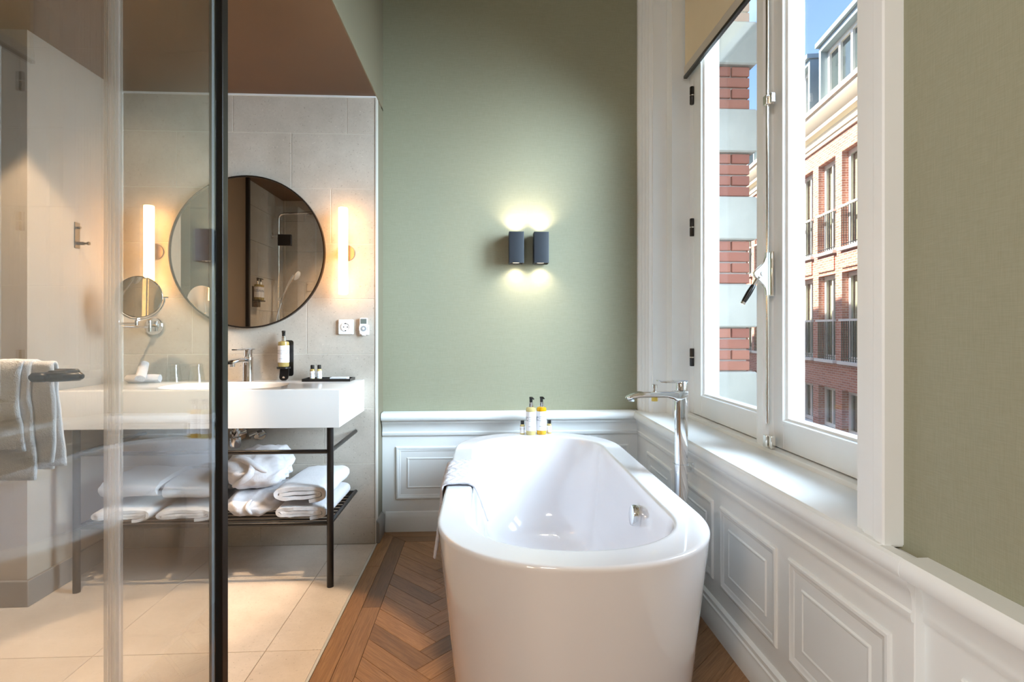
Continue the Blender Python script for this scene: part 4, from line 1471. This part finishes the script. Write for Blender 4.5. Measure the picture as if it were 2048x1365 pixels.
def fold_strip(pts, cx, cy, z0, sx, sy, sz, rad, flat=0.55):
    """soft rolled edge (collar, hem) lying on the front of a robe; pts are (x, z) offsets"""
    path = []
    for x, z in pts:
        k = 1 - abs(x / sx) ** 2.6 - abs((z - sz) / sz) ** 2.6
        path.append((cx + x, cy - sy * max(k, 0.02) ** (1 / 2.6) - 0.004, z0 + z))
    n = len(path)
    return MB().tube(path, [rad * (0.55 + 0.45 * math.sin(PI * i / (n - 1))) for i in range(n)], 14, flat=flat)


A1 = (-1.055, 2.655, SH, 0.118, 0.190, 0.049)
rb1 = thing('bathrobe', 'crumpled white bathrobe on the shelf, underneath', 'bathrobe', (-1.06, 2.66, SH), GR)
robe_lump(*A1, 3.3, 0.013).build('folded_body', 'robe', rb1, smooth=80)
fold_strip([(0.02 + 0.006 * math.sin(i * 0.9), 0.012 + 0.0085 * i) for i in range(9)], *A1, 0.009, 0.7).build('hem_fold', 'robe', rb1, smooth=80)
A2 = (-1.058, 2.660, SH + 0.109, 0.118, 0.185, 0.083)
rb2 = thing('bathrobe', 'crumpled white bathrobe with rolled collar on the shelf, on top', 'bathrobe', (-1.06, 2.66, SH + 0.1), GR)
robe_lump(*A2, 8.1, 0.016).build('folded_body', 'robe', rb2, smooth=80)
fold_strip([(-0.070 + 0.105 * math.sin(i * 0.17), 0.012 + 0.135 * (i / 14) ** 0.8) for i in range(15)], *A2, 0.019, 0.75).build('collar', 'robe', rb2, smooth=80)
fold_strip([(0.085 - 0.150 * i / 11, 0.060 + 0.085 * math.sin(PI * (0.12 + 0.5 * i / 11))) for i in range(12)], *A2, 0.021, 0.75).build('lapel', 'robe', rb2, smooth=80)

# ------------------------------------------------------------------ shower enclosure
GX = -0.595
sc_ = thing('shower_screen', 'clear fixed glass shower screen with black corner post', 'shower screen', (GX, SY1, 0))
MB().box(GX - 0.004, SY0 + 0.002, 0.006, GX + 0.004, SY1 - 0.013, ZB - 0.002).build('side_pane', 'shower_glass', sc_)
MB().box(GX - 0.014, SY1 - 0.014, 0.0, GX + 0.012, SY1 + 0.014, ZB - 0.001).build('corner_post', 'black_metal', sc_, bevel=0.002)
MB().box(GX - 0.010, SY1 - 0.028, 0.0, GX - 0.0045, SY1 - 0.0145, ZB - 0.001).build('post_gasket', 'grey_plastic', sc_)
MB().box(-0.808, SY1 - 0.004, 0.006, GX - 0.016, SY1 + 0.004, ZB - 0.002).build('front_pane', 'shower_glass', sc_)
MB().box(SX + 0.026, SY1 - 0.004, 0.006, -1.600, SY1 + 0.004, ZB - 0.002).build('hinge_pane', 'shower_glass', sc_)
MB().box(SX + 0.001, SY1 - 0.014, 0.0, SX + 0.026, SY1 + 0.014, ZB - 0.001).build('wall_channel', 'black_metal', sc_)
dr = thing('shower_door', 'clear glass shower door with black towel-bar handle and pale edge seal', 'shower door', (-1.59, SY1, 0.01))
MB().box(-1.592, SY1 - 0.004, 0.012, -0.843, SY1 + 0.004, ZB - 0.03).build('door_pane', 'shower_glass', dr)
m = MB()
for k in range(4):
    x = -0.842 + 0.0080 * k
    m.box(x, SY1 - 0.009 + 0.002 * (k % 2), 0.012, x + 0.0072, SY1 + 0.009 - 0.002 * (k % 2), ZB - 0.03)
m.build('edge_seal', 'seal', dr)
for z in (0.35, 1.83):
    MB().box(-1.650, SY1 - 0.012, z - 0.045, -1.545, SY1 + 0.012, z + 0.045).build('door_hinge', 'black_metal', dr, bevel=0.002)
rings = []
for x, k in ((-1.50, 0.5), (-1.495, 0.95), (-1.48, 1.0), (-0.952, 1.0), (-0.940, 0.95), (-0.935, 0.5)):
    rings.append([(x, SY1 + 0.050 + y * k, 1.018 + z * k) for y, z in rrect(0.014, 0.020, 0.006, 3)])
MB().loft(rings).build('handle_bar', 'black_metal', dr, smooth=40)
for x in (-0.965, -1.40):
    MB().tube([(x, SY1 + 0.004, 1.018), (x, SY1 + 0.046, 1.018)], 0.009, 12).build('handle_standoff', 'black_metal', dr, smooth=40)
    MB().tube([(x, SY1 - 0.034, 1.016), (x, SY1 - 0.004, 1.016)], 0.009, 12).build('handle_standoff', 'black_metal', dr, smooth=40)
MB().tube([(-0.978, SY1 - 0.034, 1.015), (-0.972, SY1 - 0.034, 1.015), (-0.948, SY1 - 0.034, 1.015), (-0.946, SY1 - 0.034, 1.015), (-0.938, SY1 - 0.034, 1.015), (-0.936, SY1 - 0.034, 1.015), (-0.875, SY1 - 0.034, 1.017), (-0.868, SY1 - 0.034, 1.017)],
          [0.006, 0.0105, 0.0105, 0.0095, 0.0095, 0.0105, 0.0095, 0.005], 16).build('handle_grip', 'black_metal', dr, smooth=40)

# towel on the handle bar
HB = SY1 + 0.050


def cable(s, t):
    return 0.004 * abs(math.sin(s * 34 + math.sin(t * 40) * 0.6)) * (0.5 + 0.5 * abs(math.sin(t * 46))) + 0.002 * nz((s, t, 0), 22, 3)


def hung(x0, x1, zf, zb, gap, seed):
    pth = [(HB - gap, zf), (HB - gap - 0.004, (zf + 1.0) / 2), (HB - gap + 0.002, 0.99), (HB - gap + 0.004, 1.018), (HB - gap * 0.6, 1.036 + gap * 0.3), (HB, 1.040 + gap * 0.3), (HB + gap * 0.6, 1.036 + gap * 0.3),
           (HB + gap, 1.015), (HB + gap + 0.004, (zb + 1.0) / 2), (HB + gap, zb)]
    m = draped(pth, x0, x1, 60, 40, lambda s, t: -cable(s + seed, t), edge=lambda u, v: 0.010 * math.sin(u * 7 + seed) * v)
    m.v = [(y, x, z) for x, y, z in m.v]
    return m


tw = thing('hand_towel', 'white cabled hand towel over the shower door handle', 'towel', (-1.12, HB, 0.8))
hung(-1.40, -0.985, 0.815, 0.80, 0.017, 0.3).build('back_fold', 'towel', tw, smooth=60, solid=0.007)
hung(-1.41, -1.022, 0.778, 0.79, 0.026, 1.1).build('middle_fold', 'towel', tw, smooth=60, solid=0.007)
hung(-1.42, -1.036, 0.845, 0.84, 0.034, 2.2).build('front_fold', 'towel', tw, smooth=60, solid=0.006)

# shower fittings (seen in the round mirror)
shx, shy = SX + 0.06, 0.745
sr = thing('shower_column', 'chrome shower column with rain head reflected in the mirror', 'shower', (SX, shy, 0.9))
pp = [(shx, shy, 1.0), (shx, shy, 2.10)] + [(shx + 0.05 * (1 - math.cos(a)), shy, 2.10 + 0.05 * math.sin(a)) for a in (0.4, 0.8, 1.2, 1.57)] + [(shx + 0.36, shy, 2.165)]
MB().tube(pp, 0.011, 12).build('riser', 'chrome', sr, smooth=50)
MB().lathe([(0.012, 2.145), (0.02, 2.14), (0.11, 2.132), (0.112, 2.124), (0.10, 2.121)], (shx + 0.36, shy, 0), seg=36).build('rain_head', 'chrome', sr, smooth=40)
for z in (1.95, 1.02):
    MB().tube([(SX + 0.001, shy, z), (shx, shy, z)], 0.010, 10).lathe([(0.026, 0.001), (0.026, 0.010)], (SX, shy, z), 'X', 18).build('wall_mount', 'chrome', sr, smooth=40)
MB().tube([(shx, shy, 1.375), (shx + 0.03, shy + 0.01, 1.39)], 0.014, 10).build('hand_shower_holder', 'chrome', sr, smooth=40)
MB().tube([(shx + 0.025, shy, 1.36), (shx + 0.09, shy + 0.02, 1.50), (shx + 0.15, shy + 0.03, 1.60)], [0.010, 0.012, 0.016], 12).build('hand_shower', 'chrome', sr, smooth=50)
m = MB().lathe([(0.044, 0), (0.044, 0.012), (0.03, 0.022)], seg=26).xf(Matrix.Translation((shx + 0.165, shy + 0.03, 1.595)) @ Matrix.Rotation(math.radians(-60), 4, 'Y') @ Matrix.Rotation(PI, 4, 'X'))
m.build('spray_face', 'white_plastic', sr, smooth=40)
MB().tube([(shx + 0.025, shy, 1.36), (shx + 0.0, shy + 0.03, 1.24), (shx - 0.01, shy + 0.08, 1.08), (shx - 0.01, shy + 0.10, 0.92)], 0.007, 10).build('hose', 'chrome', sr, smooth=50)
MB().tube([(shx, shy - 0.12, 1.0), (shx, shy + 0.14, 1.0)], 0.022, 16).build('thermostat', 'chrome', sr, smooth=40)
sh2 = thing('bottle_holder', 'black wall bracket with two pump bottles inside the shower', 'bottle holder', (SX, 1.11, 1.36))
MB().box(SX + 0.0005, 1.055, 1.30, SX + 0.005, 1.165, 1.47).build('back_plate', 'black_metal', sh2, bevel=0.004)
MB().box(SX + 0.005, 1.05, 1.345, SX + 0.066, 1.17, 1.357).build('cup_ring', 'black_metal', sh2, bevel=0.003)
MB().box(SX + 0.005, 1.075, 1.30, SX + 0.035, 1.145, 1.345).build('bracket', 'black_metal', sh2, bevel=0.004)
pump_bottle('pump_bottle', 'golden pump bottle in the shower bracket, nearer the mirror', (SX + 0.037, 1.140, 1.3572), 'soap_gold', r=0.0265, h=0.13, group='bottles in the shower')
pump_bottle('pump_bottle', 'golden pump bottle in the shower bracket, nearer the shower column', (SX + 0.037, 1.082, 1.3572), 'soap_gold', r=0.0265, h=0.13, group='bottles in the shower')


# ------------------------------------------------------------------ recessed downlights (above the frame)
def downlight(x, y, lab, energy, size, blend, tilt=(0, 0, -1), rad=0.03):
    t = thing('downlight', lab, 'downlight', (x, y, ZB))
    rings = [[(x + r * math.cos(2 * PI * k / 32), y + r * math.sin(2 * PI * k / 32), z) for k in range(32)] for r, z in ((0.045, ZB - 0.0005), (0.045, ZB - 0.005), (0.033, ZB - 0.006), (0.030, ZB - 0.001))]
    MB().loft(rings, False, False).build('ring', 'white_plastic', t, smooth=40)
    MB().lathe([(0.028, ZB - 0.003), (0.028, ZB - 0.0005)], (x, y, 0), seg=24).build('lens', 'spot_glow', t)
    light('downlight_beam', 'SPOT', (x, y, ZB - 0.012), tilt, energy, (1.0, 0.73, 0.48), spot_size=size, spot_blend=blend, shadow_soft_size=rad)


downlight(-0.98, 1.62, 'recessed white downlight in front of the washbasin', 190.0, math.radians(42), 0.12)
downlight(-1.45, 1.90, 'recessed white downlight near the niche', 170.0, math.radians(62), 0.3, (-0.22, 0.30, -1))
downlight(-1.25, 0.85, 'recessed white downlight over the shower', 60.0, math.radians(90), 0.5)
# unseen ceiling lamp added behind the camera to brighten the room
cl = thing('fill_ceiling_lamp', 'round white ceiling lamp added out of view for fill light', 'ceiling lamp', (-0.9, -1.6, ZC))
MB().lathe([(0.40, ZC - 0.10), (0.42, ZC - 0.09), (0.42, ZC - 0.001)], (-0.9, -1.6, 0), seg=40).build('shade', 'light_off', cl, smooth=40)
light('ceiling_fill_light', 'AREA', (-0.9, -1.6, ZC - 0.11), (0, 0.25, -1), 95.0, (1.0, 0.95, 0.92), shape='DISK', size=0.8)

fx, fy = -1.35, -0.75  # unseen floor lamp, added to throw warm light on the near right wall
lp = thing('fill_floor_lamp', 'floor lamp with a cream drum shade added out of view for warm fill', 'floor lamp', (fx, fy, 0))
MB().lathe([(0.16, 0), (0.16, 0.015), (0.02, 0.03)], (fx, fy, 0), seg=28).build('base', 'black_metal', lp, smooth=40)
MB().tube([(fx, fy, 0.02), (fx, fy, 1.62)], 0.012, 12).build('pole', 'black_metal', lp, smooth=40)
MB().lathe([(0.22, 1.45), (0.20, 1.80)], (fx, fy, 0), seg=36, cap0=False, cap1=False).build('shade', 'blind', lp, smooth=40)
MB().lathe([(0.01, 1.62), (0.035, 1.66), (0.035, 1.69), (0.01, 1.72)], (fx, fy, 0), seg=20).build('bulb', 'spot_glow', lp, smooth=60)
light('floor_fill_light', 'AREA', (fx + 0.24, fy + 0.10, 1.63), (0.92, 0.38, -0.02), 24.0, (1.0, 0.76, 0.54), shape='RECTANGLE', size=0.36, size_y=0.34)

# ------------------------------------------------------------------ street and the building opposite
structure(MB().box(1.5, -12, -4.8, 40, 60, -4.6).build('floor_street', 'street'))
bd = thing('building', 'red brick building with cream cornice and zinc dormers across the street', 'building', (9.006, 13.7, 0))
bd.rotation_euler = (0, 0, math.atan2(0.988, 0.155))     # local x along the facade, local -y = away from the street... y towards us
PITCH, OPEN = 1.31, 0.97
K0, K1 = -6, 12
XA, XB = K0 * PITCH - 0.34, K1 * PITCH + OPEN + 0.34
floors = [(-1.55, -0.42), (0.28, 2.54), (3.12, 5.57)]
DEP = 0.18
# local frame: +y points to the street side (towards the camera)
m = MB()
m.box(XA, -DEP, -4.6, XB, 0, floors[0][0])
m.box(XA, -DEP, floors[0][1], XB, 0, floors[1][0])
m.box(XA, -DEP, floors[1][1], XB, 0, floors[2][0])
m.box(XA, -DEP, floors[2][1], XB, 0, 6.06)
for k in range(K0, K1 + 2):
    a, b = k * PITCH - (PITCH - OPEN), k * PITCH
    for z0, z1 in floors:
        m.box(a, -DEP, z0, b, 0, z1)
m.build('brick_wall', 'far_brick', bd, local=True)
MB().box(XA, -1.2, -4.6, XB, -DEP - 0.5, 6.0).build('inner_wall', 'far_room', bd, local=True)
win_protos = {}


def far_window(k, fi):
    z0, z1 = floors[fi]
    key = fi
    if key in win_protos:
        o = copy_tree(win_protos[key], bd)
        o.location = (k * PITCH, 0, 0)
        return
    x0, x1, y = 0.0, OPEN, -DEP + 0.02
    f = 0.10
    zs = z0 + 0.04
    m = MB().box(x0, y - 0.06, zs, x0 + f, y, z1).box(x1 - f, y - 0.06, zs, x1, y, z1).box(x0 + f, y - 0.06, z1 - f, x1 - f, y, z1).box(x0 + f, y - 0.06, zs, x1 - f, y, zs + f)
    m.box(x0 + 0.46, y - 0.05, zs + f, x0 + 0.53, y + 0.005, z1 - f)
    wnd = m.build('window', 'ext_white', bd, local=True)
    win_protos[key] = wnd
    MB().box(x0 + f, y - 0.035, zs + f, x1 - f, y - 0.025, z1 - f).build('pane', 'far_pane', wnd, local=True)
    mm = MB()
    nfold = 9
    mm.grid(lambda u, v: (x1 - f - 0.02 - u * 0.34 * (0.7 + 0.3 * v), y - 0.10 + 0.006 * math.sin(u * nfold * 2 * PI), zs + f + v * (z1 - zs - 2 * f)), 36, 2)
    mm.build('curtain', 'curtain', wnd, local=True, smooth=60)
    MB().box(x0 - 0.06, -DEP + 0.02, z0 - 0.05, x1 + 0.06, 0.10, z0 + 0.03).build('sill', 'ext_white', wnd, local=True, bevel=0.004)
    if fi > 0:
        rz = z0 + 1.03
        MB().box(x0 - 0.04, 0.0, rz, x1 + 0.04, 0.07, rz + 0.05).build('railing_top', 'ext_white', wnd, local=True)
        rr = MB().box(x0, 0.015, z0 + 0.10, x1, 0.03, z0 + 0.12)
        for q in range(9):
            xx = x0 + 0.03 + q * (OPEN - 0.06) / 8
            rr.box(xx - 0.008, 0.015, z0 + 0.03, xx + 0.008, 0.03, rz)
        rr.build('railing_bars', 'black_metal', wnd, local=True)
    wnd.location = (k * PITCH, 0, 0)


for fi in range(3):
    for k in range(K0, K1 + 1):
        far_window(k, fi)
for k in range(K0, K1 + 1):                    # soldier-course panels between the storeys
    m = MB().box(k * PITCH + 0.02, -0.03, floors[1][1] + 0.10, k * PITCH + OPEN - 0.02, 0.03, floors[2][0] - 0.10)
    m.build('brick_panel', 'far_brick', bd, local=True)
cor = [(-0.3, 6.04), (0.05, 6.04), (0.07, 6.12), (0.10, 6.14), (0.10, 6.22), (0.06, 6.24), (0.08, 6.34), (0.20, 6.40), (0.22, 6.48), (0.40, 6.66), (0.44, 6.76), (0.48, 6.78), (0.48, 6.90), (-0.3, 6.92)]
MB().sweep_profile(cor, XA, XB, 'X').build('cornice', 'cornice', bd, local=True, smooth=30)
MB().add([(XA, 0.1, 6.90), (XB, 0.1, 6.90), (XB, -2.4, 9.6), (XA, -2.4, 9.6), (XA, -6, 9.6), (XB, -6, 9.6), (XB, -6, 6.9), (XA, -6, 6.9)],
         [(0, 1, 2, 3), (3, 2, 5, 4), (4, 5, 6, 7), (0, 3, 4, 7), (1, 6, 5, 2), (0, 7, 6, 1)]).build('roof', 'roof', bd, local=True)
DW = 2.06
dproto = None
for k in range(-3, 7):
    xo = 0.30 - DW + k * 2.62
    if dproto is None:
        m = MB().box(0, -2.0, 6.92, 0.10, 0.28, 8.50).box(DW - 0.10, -2.0, 6.92, DW, 0.28, 8.50).box(0.10, -2.0, 8.35, DW - 0.10, 0.28, 8.50).box(0.10, -2.0, 6.92, DW - 0.10, -0.05, 8.35)
        dproto = m.build('dormer', 'zinc', bd, local=True, bevel=0.01)
        MB().box(-0.04, -2.0, 8.50, DW + 0.04, 0.36, 8.62).build('dormer_roof', 'zinc', dproto, local=True)
        m = MB()
        for a in (0.10, 0.68, 1.28, 1.86):
            m.box(a, 0.0, 6.95, a + 0.10, 0.10, 8.35)
        m.box(0.10, 0.0, 8.25, DW - 0.10, 0.10, 8.35).box(0.10, 0.0, 6.92, DW - 0.10, 0.14, 7.02)
        m.build('dormer_frame', 'ext_white', dproto, local=True)
        MB().box(0.12, 0.02, 7.0, DW - 0.12, 0.04, 8.3).build('dormer_glass', 'far_glass', dproto, local=True)
        dproto.location = (xo, 0, 0)
    else:
        c = copy_tree(dproto, bd)
        c.location = (xo, 0, 0)
